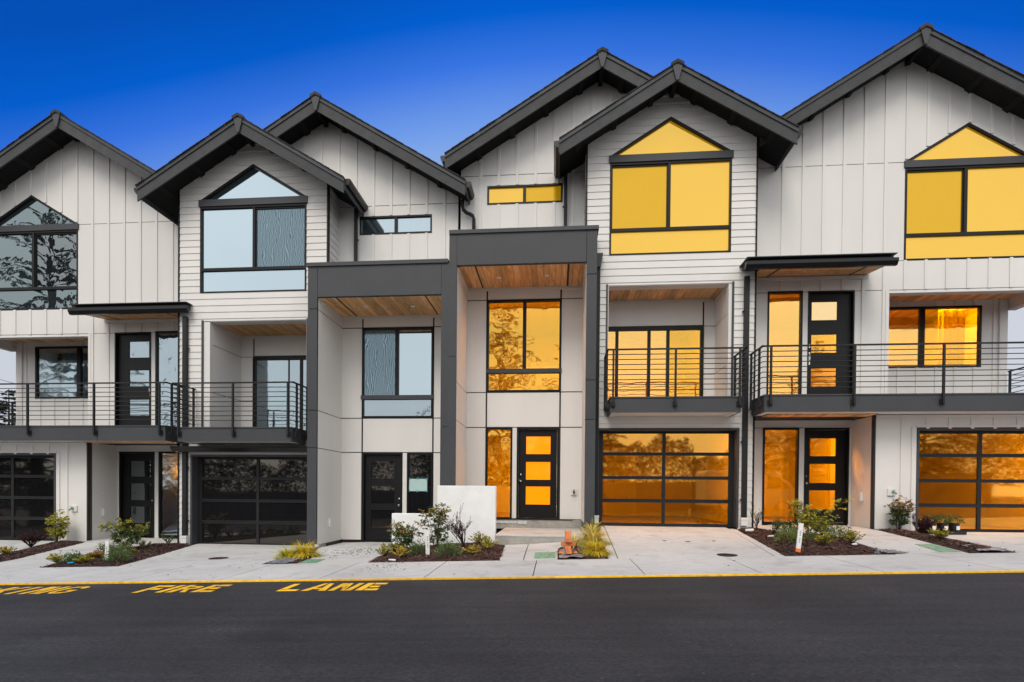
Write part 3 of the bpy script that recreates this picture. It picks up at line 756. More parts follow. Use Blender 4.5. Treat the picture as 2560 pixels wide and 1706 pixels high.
    # back wall
    if P['lit']:
        room(h, i0 + .02, i1 - .06, K + .14, 15.6, P['pz0'] + .03, 1.75, ROOM_GLOW, 1, 1.0)
        room(h, i0 + .02, i1 - .06, K + .14, 16.5, 1.95, 4.86, ROOM_GLOW, 2, 1.6)
    owin = Opening(.66, 2.43, 2.39, 4.585); osd = Opening(.65, 2.40, P['pz0'] - .2, 1.53)
    bk = wall_core(h, 'entry_wall', JOINT, i0 - .02, i1 + .02, P['pz0'], 4.9, K + .012, [owin, Opening(.65, 1.285, -2, 1.53), Opening(1.40, 2.40, -2, 1.53)])
    wall_cells(h, 'panel', WHITE, bk, [(i0, .632), (.672, 2.400), (2.440, i1)], [P['pz0'], 1.54, 2.38, 4.592, 4.9], K + .012, .012, [owin, osd], gap=.024)
    bx(h, 'door_post', WHITE, bk, (1.292, 1.395, K - .012, K + .03, -.64, 1.53))
    window(h, .66, 2.43, 2.39, 4.585, K, mulls=[(1.515, 1.60, 2.90, 4.54)], rails=[(.70, 2.39, 2.83, 2.94)],
           panes=[(.705, 1.51, 2.94, 4.54, P['hall_glass'][0]), (1.605, 2.385, 2.94, 4.54, P['hall_glass'][1]), (.705, 2.385, 2.43, 2.83, P['hall_glass'][2])], f=.042)
    bx(h, 'window_beam', DARK, bk, (.64, 2.45, K - .04, K - .021, 2.835, 2.935))
    window(h, .65, 1.285, -.66, 1.53, K, panes=[(.69, 1.245, -.62, 1.49, P['side_glass'])], f=.042, name='sidelight')
    door(h, 1.40, 2.40, -.65, 1.53, K, [(1.615, 2.205, .90, 1.33), (1.615, 2.205, .285, .72), (1.615, 2.205, -.31, .13)], P['door_glass'], knob=(1.49, .25), frame_in=.04)
    cl = bx(h, 'portal_ceiling', JOINT, h.root, (i0, i1, PV + .09, K, 4.905, 4.94))
    plank_ceiling(h, cl, i0 + .0, i1 - .0, PV + .09, K, 4.88, slots=(.56, 2.56))
    m = MB(h)
    for x, y in ((1.0, 11.9), (2.1, 11.85)):    # bare fixture wires waiting for lamps
        m.tube([(x, y, 4.9), (x + .02, y, 4.83), (x + .05, y - .03, 4.80), (x + .03, y - .05, 4.76)], .006, 5); m.tube([(x, y, 4.884), (x, y, 4.876)], .05, 12)
    m.build('lamp_wire', WHITE2, cl)
    # fixture box, house tap
    if P['tap']:
        o_ = bx(h, 'tap_plate', WHITE, h.root, (2.69, 2.84, K - .035, K - .012, -.07, .08), bevel=.006)
        m = MB(h); m.tube([(2.765, K - .035, .0), (2.765, K - .09, .0), (2.765, K - .12, -.03)], .02, 8).tube([(2.765, K - .075, .0), (2.765, K - .075, .045)], .007, 6).tube([(2.765, K - .075, .045), (2.765, K - .075, .052)], .028, 10)
        m.build('tap', BLACK, o_)
    if P['box']:
        bx(h, 'meter_box', WHITE, h.root, (i1 - .05, i1 - .001, 11.76, 11.83, -.25, -.06), bevel=.005)
        bx(h, 'door_chime', WHITE, h.root, (i1 - .02, i1 - .001, 11.78, 11.81, .38, .44), bevel=.003)
    # downspouts
    downspout(h, 2.50, Wv - .05, 5.62, 7.36 if P['tall_spout'] else 7.3, w=.038, d=.06, straps=(6.6,), foot=False)
    if P['outer_spout']: downspout(h, 3.225, B - .05, P['gz'] + .22, 4.95, w=.04, d=.06, straps=(2.2, .3))
    m = MB(h); m.prism([(o, 5.21), (o + .16, 5.21), (o + .11, 4.93), (o, 4.90)], B - .17, B - .03); m.build('scupper', DARK, h.root)
    downspout(h, 6.385, B - .03, P['gz'] + .21, 4.66, w=.052, d=.075, straps=(3.9, 1.1, -.15))
    return h

def bay_band(h):
    """black drip band over the lower garage"""
    m = MB(h); m.prism_s([(11.67, 1.60), (11.45, 1.60), (11.45, 1.55), (11.52, 1.475), (11.67, 1.475)], 3.15, 6.62); m.build('garage_hood', GUTTER, h.root)

# ------------------------------------------------------------------ end houses (board-and-batten gable, long balcony, corner porch)
def end_house(h, P):
    Wv, LV, K = 12.30, 11.58, 12.45
    gt = gable(9.90, 9.53)
    win = Opening(9.90, 12.48, 5.15, 7.31, (11.19, 8.09))
    por = Opening(9.60, 14.0, 1.0, 4.50)
    ud = Opening(7.90, 8.89, 1.9, 4.52); us = Opening(7.03, 7.79, 1.9, 4.535)
    core = wall_core(h, 'gable_wall', SHADOWGAP, 6.60, 13.26, 2.0, 10, Wv, [win, por, ud, us], gt, [9.90])
    xs = [7.33 + .433 * i for i in range(14) if 7.33 + .433 * i < 13.2]
    cols = list(zip([6.60] + xs, xs + [13.26]))
    wall_cells(h, 'panel', WHITE, core, cols, [2.0, 4.505, 5.145, 7.29, 10], Wv, .012, [win, por, ud, us], gt, [9.90], gap=.014)
    bb_battens(h, core, xs, 2.0, lambda s: min(gt(s - .03), gt(s + .03)), Wv, openings=[win, por, ud, us])
    for s in (9.05, 9.56):
        pass
    # porch edge boards, beam over the corner porch, ceiling
    bx(h, 'edge_board', WHITE, core, (9.53, 9.60, Wv - .036, Wv + .12, 2.0, 4.50))
    bx(h, 'porch_beam', WHITE, core, (9.60, 13.26, Wv - .012, Wv + .16, 4.44, 4.498), (13.08, 13.26, Wv + .16, 13.6, 4.44, 4.60))
    pb = 13.60
    pw = Opening(10.15, 12.50, 3.09, 4.57)
    pcore = wall_core(h, 'porch_wall', SHADOWGAP, 9.5, 13.04, 1.8, 4.80, pb, [pw])
    px = [9.75 + .433 * i for i in range(8)]
    wall_cells(h, 'panel', WHITE, pcore, list(zip([9.5] + px, px + [13.04])), [1.8, 4.80], pb, .012, [pw])
    bb_battens(h, pcore, px, 1.8, 4.8, pb, openings=[pw])
    bx(h, 'corner_board', WHITE, pcore, (12.88, 13.06, pb - .05, pb + .12, 1.8, 4.7), bevel=.004)
    window(h, 10.15, 12.50, 3.09, 4.57, pb, mulls=[(11.11, 11.22, 3.13, 4.53)], panes=[(10.19, 11.11, 3.13, 4.53, P['porch_glass'][0]), (11.22, 12.455, 3.13, 4.53, P['porch_glass'][1])], f=.045)
    bx(h, 'porch_side_wall', WHITE, pcore, (9.47, 9.60, Wv + .12, pb - .012, 1.9, 4.75))
    cl = bx(h, 'porch_ceiling', JOINT, h.root, (9.6, 13.08, Wv + .16, pb, 4.725, 4.78))
    plank_ceiling(h, cl, 9.60, 13.07, Wv + .16, pb - .012, 4.70)
    pent_window(h, 9.90, 12.48, 5.15, 7.16, 7.31, (11.19, 8.09), Wv, (11.12, 11.19), (5.66, 5.73), P['bay_glass'], P['bay_screen'], gt=P['bay_glass'])
    roof(h, 9.90, 3.28, 9.77, 9.53, 11.73, 20, Wv, halfR=3.56, eave_gutters=(False, True))
    # side and rear of the house body
    body = bx(h, 'side_wall', WHITE, h.root, (13.06, 13.20, Wv + .12, 20, 4.60, 7.48), (12.9, 13.04, pb + .1, 20, -1.5, 4.7))
    # upper door and sidelight
    lit = P['lit']
    room(h, 6.70, 9.42, Wv + .14, 16.2, 1.99, 4.86, ROOM_GLOW if lit else None, 2, 7.2)
    room(h, 9.70, 12.80, pb + .14, 16.8, 1.99, 4.88, ROOM_GLOW if lit else None, 2, 10.4, curtain=P['curtain'])
    room(h, 6.70, 9.08, K + .14, 15.9, -.66, 1.62, ROOM_GLOW if lit else None, 2, 8.0)
    if lit: room(h, 9.2, 12.85, LV + .28, 16.3, -.73, 1.60, ROOM_GLOW_DIM, 2, 10.5)
    window(h, 7.03, 7.79, 2.0, 4.535, Wv, panes=[(7.07, 7.75, 2.05, 4.495, P['side_glass'])], f=.042, name='sidelight')
    door(h, 7.90, 8.89, 2.0, 4.52, Wv, [(8.01, 8.57, 3.89, 4.31), (8.01, 8.57, 3.16, 3.58), (8.01, 8.57, 2.41, 2.83)], P['door_glass_up'], handle=(7.965, 3.12), recess=.06, frame_in=.03)
    # canopy over the upper door
    cz = 4.80
    m = MB(h); m.prism_s([(11.40, 4.745), (Wv - .03, 4.87), (Wv - .03, 5.02), (11.40, 4.86)], 6.30, 9.16); can = m.build('canopy', DARK, h.root)
    m = MB(h); m.prism_s([(11.40, 4.80), (11.30, 4.80), (11.30, 4.74), (11.345, 4.665), (11.40, 4.665)], 6.22, 9.20); m.build('gutter', GUTTER, can)
    bx(h, 'flashing', DARK, can, (6.24, 9.18, 11.31, Wv - .03, 4.885, 4.90))
    n = 9; w = (Wv - .035 - 11.41) / n
    for i in range(n):
        a = 11.405 + i * w; za = 4.745 + (a - 11.40) * .143
        m = MB(h); m.prism_s([(a + .002, za - .02), (a + w - .002, za - .02 + w * .143), (a + w - .002, za + w * .143), (a + .002, za)], 6.62, 9.12); m.build('plank', WOOD, can)
    for s in (7.0, 8.75):
        m = MB(h); m.prism_s([(11.405, 4.718), (Wv - .035, 4.845), (Wv - .035, 4.85), (11.405, 4.723)], s - .022, s + .022); m.build('vent_slot', JOINT, can)
    bx(h, 'cleat', WHITE, can, (6.62, 9.14, Wv - .06, Wv - .034, 4.76, 4.83))
    # --- long balcony
    d0, d1, dv = 6.50, 13.30, 11.0
    bal = bx(h, 'balcony', SOFFIT, h.root, (d0 + .03, d1 - .03, dv + .03, 13.58, 1.70, 1.96))
    for a, b in ((d0, 8.15), (8.16, 13.30)): bx(h, 'fascia_board', DARK, bal, (a, b, dv, dv + .03, 1.645, 1.965))
    bx(h, 'fascia_board', DARK, bal, (d0, d0 + .03, dv + .03, 11.66, 1.645, 1.965)); bx(h, 'fascia_board', DARK, bal, (d1 - .03, d1, dv + .03, 13.6, 1.645, 1.965))
    bx(h, 'edge_flashing', DARK, bal, (d0 - .012, d1 + .012, dv - .014, 11.68, 1.966, 1.995), (6.62, d1 + .012, 11.68, Wv - .04, 1.966, 1.995), (9.6, d1 + .012, Wv - .04, 13.5, 1.966, 1.995))
    bx(h, 'underside_panel', WHITE, bal, (d0 + .03, d1 - .03, dv + .03, LV - .02, 1.67, 1.699), (6.62, 8.95, LV - .02, K, 1.67, 1.699))
    pl = bx(h, 'underside_trim', WHITE, bal, (d0 + .03, d0 + .17, dv + .03, LV - .03, 1.650, 1.669), (d0 + .17, d1 - .03, dv + .03, dv + .10, 1.650, 1.669))
    cl2 = bx(h, 'alcove_ceiling', JOINT, h.root, (6.62, 8.93, dv + .45, K - .015, 1.664, 1.669))
    plank_ceiling(h, cl2, 6.75, 8.90, dv + .45, LV + .2, 1.650)
    l0 = d0 - .065; l1 = 13.02
    P_ = [(6.60, dv - .05), (8.19, dv - .05), (9.84, dv - .05), (11.50, dv - .05), (l1 - .05, dv - .05)]
    railing(h, bal, [(l0, 11.62), (l0, dv - .05), (l1, dv - .05), (l1, 13.45)], 2.12, 2.965, P_ + [(l0, dv + .12), (l0, 11.56), (l1, dv + .2), (l1, 12.3), (l1, 13.42)],
            brackets=[(q[0], q[1], 0, 1) for q in P_] + [(l0, dv + .12, 1, 0), (l0, 11.56, 1, 0)])
    # --- ground floor
    gar = Opening(9.78, 12.60, -2, 1.365)
    lc = wall_core(h, 'garage_wall', SHADOWGAP, 8.95, 13.2, -1.1, 1.66, LV, [gar])
    lx = [9.48, 9.97, 10.40, 10.83, 11.26, 11.70, 12.13, 12.56]
    wall_cells(h, 'panel', WHITE, lc, list(zip([8.95] + lx, lx + [13.2])), [P['lz'], 1.66], LV, .012, [gar])
    bb_battens(h, lc, lx, P['lz'], 1.66, LV, openings=[gar])
    bx(h, 'header_board', WHITE, lc, (8.97, 13.1, LV - .034, LV - .012, 1.60, 1.655))
    bx(h, 'casing', WHITE, lc, (9.66, 9.745, LV - .034, LV - .012, P['lz'], 1.40), (9.745, 12.7, LV - .034, LV - .012, 1.40, 1.44))
    bx(h, 'corner_trim', JOINT, lc, (8.915, 8.955, LV - .026, LV + .02, P['lz'] - .02, 1.655))
    garage(h, 9.80, 12.58, P['gz'], 1.36, LV, (11.10, 11.17), [(.87, 1.29), (.34, .80), (-.17, .27), (-.70, -.25)], [P['gar_glass']])
    ow = [Opening(7.94, 8.90, -2, 1.49), Opening(7.03, 7.82, -2, 1.50)]
    ac = wall_core(h, 'alcove_wall', JOINT, 6.5, 9.1, P['lz'] - .1, 1.7, K + .012, ow)
    wall_cells(h, 'panel', WHITE, ac, [(6.5, 9.1)], [P['lz'] - .1, 1.498, 1.7], K + .012, .012, ow, gap=.012)
    bx(h, 'alcove_side_wall', WHITE, ac, (8.955, 9.02, LV + .02, K, P['lz'] + .03, 1.655)); bx(h, 'base_flashing', JOINT, ac, (8.953, 9.02, LV + .02, K, P['lz'] - .1, P['lz'] + .02))
    window(h, 7.03, 7.82, -.68, 1.50, K, panes=[(7.07, 7.78, -.63, 1.455, P['low_side'])], f=.042, name='sidelight')
    door(h, 7.94, 8.90, -.66, 1.49, K, [(8.08, 8.66, .86, 1.27), (8.08, 8.66, .25, .69), (8.08, 8.66, -.35, .09)], P['door_glass_low'], knob=(8.0, .25), frame_in=.035, recess=.055)
    o_ = bx(h, 'tap_plate', WHITE, h.root, (9.20, 9.35, LV - .045, LV - .013, -.02, .13), bevel=.006)
    m = MB(h); m.tube([(9.29, LV - .045, .06), (9.30, LV - .10, .05), (9.31, LV - .13, .02)], .02, 8).tube([(9.295, LV - .085, .05), (9.295, LV - .085, .095)], .007, 6).tube([(9.295, LV - .085, .095), (9.295, LV - .085, .102)], .028, 10)
    m.build('tap', COVER, o_)
    bx(h, 'meter_box', WHITE, h.root, (8.905, 8.954, 11.98, 12.05, -.14, .05), bevel=.005)
    bx(h, 'door_chime', WHITE, h.root, (8.935, 8.954, 12.0, 12.03, .40, .46), bevel=.003)
    return h

HB = House(-1, 0, -.61, 'town_house', 3.3, 'second house from the left, blue-glazed lap-sided bay beside a lower dark entry portal')
HC = House(1, 0, 0, 'town_house', 3.3, 'third house from the left, gold-glazed lap-sided bay beside the taller dark entry portal')
HA = House(-1, .15, -.56, 'town_house', 9.9, 'leftmost house, board-and-batten gable with dark tree-reflecting pointed window')
HD = House(1, -.10, 0, 'town_house', 9.9, 'rightmost house, board-and-batten gable with large gold pointed window and long balcony')

inner_house(HB, dict(os0=3.43, os1=5.985, rv=12.93, rs=5.82, js=5.48, zj0=2.90, zj1=4.03, sl_mulls=[(4.16, 4.22), (4.52, 4.53)], lit=False, sl_glass=(G_SKYWAVE, G_SKYWAVE, C_DARK),
    bay_glass=G_SKY, bay_screen=G_SKYSCR, gar_glass=G_DARKER, gz=-.72, battens=.36, rear_screen_inner=0, cap0=.02, pc0=.0,
    colz=[-.60, .94 + .6, 1.77 + .6, 4.0 + .6, 5.53], pcolz=[-.55, 2.0, 5.53], pz0=-.62, hall_glass=(G_SKY, G_SKYSCR, G_SKYWAVE), side_glass=G_DARKER, door_glass=G_DARKER,
    tap=False, box=True, tall_spout=True, outer_spout=False))
bay_band(HB)
inner_house(HC, dict(os0=3.43, os1=6.11, rv=12.65, rs=6.03, js=5.76, zj0=2.80, zj1=3.93, sl_mulls=[(3.72, 3.79), (4.47, 4.54), (4.91, 4.98)], lit=True, sl_glass=(C_GOLD, C_GOLD, C_GOLD, C_AMB),
    bay_glass=G_GOLD, bay_screen=G_GOLDSCR, gar_glass=C_GAR, gz=-.74, battens=.50, rear_screen_inner=2, cap0=-.0, pc0=0.0,
    colz=[-.78, 1.54, 2.37, 4.6, 5.53], pcolz=[.02, 2.91, 5.53], pz0=-.66, hall_glass=(C_AMB, C_AMB, C_AMB), side_glass=C_AMB, door_glass=G_AMBDOOR,
    tap=True, box=False, tall_spout=True, outer_spout=True))
end_house(HA, dict(bay_glass=G_TREE, bay_screen=G_DARK, lit=False, curtain=[(11.25, 12.0, 4.6, 2.1), (12.35, 12.6, 4.6, 2.1)], porch_glass=(C_DARK, C_DARK), side_glass=G_SKYWAVE, door_glass_up=[G_SKYWAVE, C_DARK, C_DARK], gar_glass=G_DARKER,
    low_side=C_DARK, door_glass_low=G_DARK, gz=-.76, lz=-.78))
end_house(HD, dict(bay_glass=G_GOLD, bay_screen=G_GOLDSCR, lit=True, curtain=[(11.75, 12.35, 4.6, 2.1)], porch_glass=(C_GOLD, C_AMB), side_glass=C_GOLD, door_glass_up=[G_AMBPALE, C_AMB, C_ORG], gar_glass=C_GAR,
    low_side=C_ORG, door_glass_low=C_ORG, gz=-.74, lz=-.74))
# S-shaped rainwater pipe from the lower gutter at the party line
m = MB(HB); m.tube([(-.10, 12.14, 7.42), (-.10, 12.14, 7.28), (-.12, 12.15, 7.20), (-.19, 12.18, 7.14), (-.27, 12.2, 7.12), (-.33, 12.2, 7.08), (-.36, 12.2, 7.0), (-.36, 12.2, 6.2)], .042, 10)
m.build('rain_pipe', METAL, HB.root, True)
# structural body behind each facade
for h, s0, s1, z in ((HA, 6.6, 12.85, 7.4), (HB, .05, 6.55, 7.4), (HC, .05, 6.55, 7.4), (HD, 6.6, 12.85, 7.4)):
    bx(h, 'body_wall', SHADOWGAP, h.root, (s0, s1, 17.0, 20, -1.4, z), (s0, s1 + (.0 if s0 < 5 else .3), 14.2 if s0 > 5 else 13.3, 20, 5.0, z))

# ------------------------------------------------------------------ the ground
KN = [(-30, -1.45), (-16, -1.30), (-12, -1.30), (-11.6, -1.27), (-10, -1.27), (-8.9, -1.32), (-5.5, -1.32), (-5, -1.27), (-3.3, -1.27), (-2.2, -1.10), (-.6, -.99), (.4, -.90), (.9, -.75), (3.9, -.75), (4.5, -.72), (6.6, -.70), (7.4, -.75), (12, -.75), (30, -.6)]
def gz(u, v):
    u = max(-40, min(40, u))
    zk = -1.10 + .035 * u
    if v < 8.3: return zk + .0165 * (max(v, -12) - 6.8)
    z2 = zk + .0165 * 1.5
    uu = max(-30, min(30, u)); zh = KN[-1][1]
    for (a, za), (b, zb) in zip(KN, KN[1:]):
        if a <= uu <= b: zh = za + (zb - za) * (uu - a) / (b - a); break
    t = min((v - 8.3) / 3.5, 1.0)
    return z2 + (zh - z2) * t
def linked(name, me, parent=None, **props):
    o = bpy.data.objects.new(name, me); COL.objects.link(o); o.parent = parent
    for k, v in props.items(): o[k] = v
    return o
def grid(name, us, vs, dz, mt, **props):
    m = MB(); n = len(vs)
    m.v = [(u, v, gz(u, v) + (dz(u, v) if callable(dz) else dz)) for u in us for v in vs]; m.v = [Vector(p) for p in m.v]
    m.f = [(i * n + j, (i + 1) * n + j, (i + 1) * n + j + 1, i * n + j + 1) for i in range(len(us) - 1) for j in range(n - 1)]
    return m.build(name, mt, **props)
def frange(a, b, st):
    n = max(1, round((b - a) / st)); return [a + (b - a) * i / n for i in range(n + 1)]
SOIL = paint('bare_soil', (.075, .055, .04), .95, .3, 2, .6, 20)
GRASS = paint('verge_grass', (.05, .085, .025), .9, .35, 3, .8, 30)
far = [-900, -300, -100, -40]
us = far + frange(-30, 30, 1.5) + [40, 100, 300, 900]
grid('ground', us, [-900, -300, -100, -30] + frange(-12, 6.5, 1.5) + frange(6.9, 12, .6) + [20, 40, 100, 300, 900], -.16, SOIL, kind='structure')
road = grid('road', frange(-40, 40, 1), frange(-5.0, 6.80, .59), -.020, ASPH, kind='structure')

def slab(name, poly, mt, parent=None, dz=0., th=.1, **props):
    bm = bmesh.new()
    vs = [bm.verts.new((u, v, 0)) for u, v in poly]; f = bm.faces.new(vs)
    if f.normal.z < 0: f.normal_flip()
    u0, u1 = min(p[0] for p in poly), max(p[0] for p in poly); v0, v1 = min(p[1] for p in poly), max(p[1] for p in poly)
    for u in frange(u0, u1, .7)[1:-1]: bmesh.ops.bisect_plane(bm, geom=bm.verts[:] + bm.edges[:] + bm.faces[:], plane_co=(u, 0, 0), plane_no=(1, 0, 0))
    for v in frange(v0, v1, .6)[1:-1] + ([8.3] if v0 < 8.29 and v1 > 8.31 else []): bmesh.ops.bisect_plane(bm, geom=bm.verts[:] + bm.edges[:] + bm.faces[:], plane_co=(0, v, 0), plane_no=(0, 1, 0))
    for q in bm.verts: q.co.z = gz(q.co.x, q.co.y) + dz
    r = bmesh.ops.extrude_face_region(bm, geom=bm.faces[:])
    bmesh.ops.recalc_face_normals(bm, faces=bm.faces[:])
    for g in r['geom']:
        if isinstance(g, bmesh.types.BMVert): g.co.z += 0
    ext = {g for g in r['geom'] if isinstance(g, bmesh.types.BMVert)}
    for q in bm.verts:
        if q not in ext: q.co.z -= th
    bmesh.ops.recalc_face_normals(bm, faces=bm.faces[:])
    me = bpy.data.meshes.new(name); bm.to_mesh(me); bm.free(); me.materials.append(mt)
    return linked(name, me, parent, **props)

# pavement: one parent strip under the slabs, a slab per joint
pave = grid('pavement', frange(-24, 24, 1), [6.83, 7.6, 8.3], -.03, JOINT, kind='structure')
js = [-6.10 + 1.452 * i for i in range(-13, 21)]
for a, b in zip(js, js[1:]):
    slab('concrete_slab', [(a + .007, 6.815), (b - .007, 6.815), (b - .007, 8.296), (a + .007, 8.296)], CONC, pave)
# yellow kerb edge
for a in frange(-24, 24, 3)[:-1]:
    m = MB(); b = a + 3
    P8 = [(a, 6.785, gz(a, 6.8) - .10), (b, 6.785, gz(b, 6.8) - .10), (b, 6.788, gz(b, 6.8) + .001), (a, 6.788, gz(a, 6.8) + .001), (a, 6.813, gz(a, 6.8) - .10), (b, 6.813, gz(b, 6.8) - .10), (b, 6.813, gz(b, 6.8) + .003), (a, 6.813, gz(a, 6.8) + .003)]
    m.hexa(P8); m.build('yellow_kerb', YELLOW, pave)
# house-side flatwork
drives = grid('driveways', frange(-20, 20, 1), frange(8.31, 12.3, .5), -.05, SOIL, kind='structure')
SL = [
    [(-20, 8.304), (-14.2, 8.304), (-14.2, 11.74), (-20, 11.74)],
    [(-14.19, 8.304), (-10.95, 8.304), (-11.35, 9.7), (-11.55, 10.4), (-12.0, 11.48), (-12.1, 11.74), (-14.19, 11.74)],
    [(-10.28, 8.304), (-8.90, 8.304), (-9.42, 9.50), (-9.62, 10.30), (-9.47, 10.90), (-9.47, 11.6), (-11.22, 11.6), (-11.05, 11.36), (-10.66, 10.0), (-10.42, 9.37), (-10.36, 8.92)],
    [(-11.3, 11.61), (-9.0, 11.61), (-9.0, 12.58), (-11.3, 12.58)],
    [(-7.43, 8.304), (-4.88, 8.304), (-5.03, 9.2), (-5.22, 10.2), (-5.42, 11.1), (-5.45, 11.88), (-8.56, 11.88), (-8.50, 11.62)],
    [(-4.26, 8.304), (-3.06, 8.304), (-3.21, 9.19), (-3.30, 10.4), (-3.46, 10.9), (-3.46, 12.48), (-5.24, 12.48), (-5.24, 11.2), (-4.74, 9.94), (-4.52, 9.74)],
    [(-.89, 8.304), (-.515, 8.304), (-.53, 9.50), (-.53, 10.28), (-.99, 10.28)],
    [(-.50, 8.304), (.035, 8.304), (.04, 9.45), (-.515, 9.49)],
    [(-.515, 9.505), (.05, 9.465), (.12, 9.72), (.36, 9.76), (.50, 10.28), (-.515, 10.28)],
    [(.84, 8.304), (.975, 8.304), (1.07, 11.7), (1.0, 11.7), (.86, 10.2), (.87, 9.1)],
    [(.99, 8.304), (3.34, 8.304), (3.72, 11.60), (3.74, 11.88), (1.09, 11.88)],
    [(3.355, 8.304), (3.50, 8.304), (3.84, 11.55), (3.76, 11.60), (3.72, 11.55)],
    [(5.12, 8.304), (6.14, 8.304), (6.38, 9.9), (6.56, 11.32), (6.5, 11.5), (4.9, 11.5), (4.40, 11.42), (4.66, 10.56), (5.30, 10.62), (5.20, 9.6)],
    [(4.30, 11.52), (6.6, 11.52), (6.6, 12.45), (4.2, 12.45)],
    [(6.80, 8.304), (9.6, 8.304), (9.8, 11.52), (7.38, 11.52), (7.20, 10.84), (7.02, 9.88), (6.90, 8.66)],
    [(9.612, 8.304), (20, 8.304), (20, 11.52), (9.812, 11.52)],
]
for poly in SL: slab('concrete_slab', poly, CONC, drives)

# fire-lane lettering
def letters(word, items):
    for ch, u0, w in items:
        H_ = .47; v0 = 6.12; u0 *= .97; w *= .97
        t = .24 * w / .26
        S = dict(
            I=[[(0, 0), (.34, 0), (.34, 1), (0, 1)]],
            F=[[(0, 0), (.32, 0), (.32, 1), (0, 1)], [(.38, .76), (1, .76), (1, 1), (.38, 1)], [(.38, .38), (.85, .38), (.85, .60), (.38, .60)]],
            E=[[(0, 0), (.34, 0), (.34, 1), (0, 1)], [(.40, .78), (1, .78), (1, 1), (.40, 1)], [(.40, .39), (.85, .39), (.85, .61), (.40, .61)], [(.40, 0), (1, 0), (1, .22), (.40, .22)]],
            L=[[(0, .27), (.33, .27), (.33, 1), (0, 1)], [(0, 0), (1, 0), (1, .22), (0, .22)]],
            A=[[(0, 0), (.30, 0), (.49, 1), (.30, 1)], [(.70, 0), (1, 0), (.72, 1), (.53, 1)], [(.30, .22), (.70, .22), (.66, .38), (.34, .38)]],
            N=[[(0, 0), (.27, 0), (.27, 1), (0, 1)], [(.31, 1), (.50, 1), (.72, .0), (.54, 0)], [(.26, .98), (.26, .6), (.60, 0), (.60, .4)], [(.75, 0), (1, 0), (1, 1), (.75, 1)]],
            R=[[(0, 0), (.34, 0), (.34, 1), (0, 1)], [(.31, .84), (.85, .84), (1, .76), (1, .52), (.86, .44), (.31, .44), (.31, .56), (.72, .58), (.74, .72), (.31, .74)], [(.42, .42), (.68, .42), (1, 0), (.72, 0)]],
            G=[[(.45, 1), (.2, .96), (0, .76), (0, .24), (.2, .04), (.45, 0), (.45, .16), (.3, .2), (.25, .3), (.25, .7), (.3, .8), (.45, .84)], [(.52, 1), (.52, .84), (.72, .78), (.75, .68), (1, .68), (.96, .9), (.78, .98)], [(.52, 0), (.8, .04), (1, .22), (1, .5), (.55, .5), (.55, .36), (.74, .36), (.74, .22), (.52, .16)]],
            K=[[(0, 0), (.32, 0), (.32, 1), (0, 1)], [(.30, .5), (.74, 1), (1, 1), (.52, .5)], [(.30, .46), (.52, .46), (1, 0), (.72, 0)]],
            P=[[(0, 0), (.34, 0), (.34, 1), (0, 1)], [(.31, .84), (.85, .84), (1, .76), (1, .52), (.86, .40), (.31, .40), (.31, .54), (.72, .56), (.74, .72), (.31, .74)]],
            O=[[(.45, 1), (.2, .96), (0, .76), (0, .24), (.2, .04), (.45, 0), (.45, .16), (.3, .2), (.25, .3), (.25, .7), (.3, .8), (.45, .84)], [(.55, 1), (.8, .96), (1, .76), (1, .24), (.8, .04), (.55, 0), (.55, .16), (.7, .2), (.75, .3), (.75, .7), (.7, .8), (.55, .84)]],
        )[ch]
        m = MB()
        for pl in S:
            pts = [(u0 + x * w, v0 + y * H_) for x, y in pl]
            a = sum(pts[i][0] * pts[(i + 1) % len(pts)][1] - pts[(i + 1) % len(pts)][0] * pts[i][1] for i in range(len(pts)))
            if a < 0: pts = pts[::-1]
            b = len(m.v); m.v += [Vector((x, y, gz(x, y) - .020 + .004)) for x, y in pts]; m.f.append(tuple(range(b, b + len(pts))))
        m.build('painted_letter', YELLOW, road)
letters('FIRE', [('F', -5.47, .26), ('I', -5.15, .25), ('R', -5.01, .28), ('E', -4.67, .28)])
letters('LANE', [('L', -3.52, .27), ('A', -3.20, .33), ('N', -2.84, .30), ('E', -2.49, .28)])
letters('PARKING', [('G', -6.72, .28), ('N', -7.08, .30), ('I', -7.29, .25), ('K', -7.66, .29), ('R', -8.0, .28), ('A', -8.4, .33), ('P', -8.75, .28)])
letters('NO', [('O', -10.3, .28), ('N', -10.66, .30)])

# ------------------------------------------------------------------ mulch beds
def inside(u, v, P):
    c = False; n = len(P)
    for i in range(n):
        x1, y1 = P[i]; x2, y2 = P[(i + 1) % n]
        if (y1 > v) != (y2 > v) and u < (x2 - x1) * (v - y1) / (y2 - y1) + x1: c = not c
    return c
def edge_d(u, v, P):
    d = 9
    for i in range(len(P)):
        a = Vector(P[i]); b = Vector(P[(i + 1) % len(P)]); p = Vector((u, v)); t = max(0, min(1, (p - a).dot(b - a) / max((b - a).length_squared, 1e-9)))
        d = min(d, (p - a - (b - a) * t).length)
    return d
MULCH = paint('wet_bark_mulch', (.042, .018, .014), .95, .5, 25, .9, 70)
CHIPS = [paint('bark_chip_dark', (.035, .014, .011), .9, .4, 30), paint('bark_chip_red', (.085, .032, .022), .9, .4, 30), paint('bark_chip_pale', (.16, .085, .055), .9, .4, 30)]
def bed_z(u, v, P): return gz(u, v) + .0 + min(.05, edge_d(u, v, P) * .22) - .015
BEDS = {}
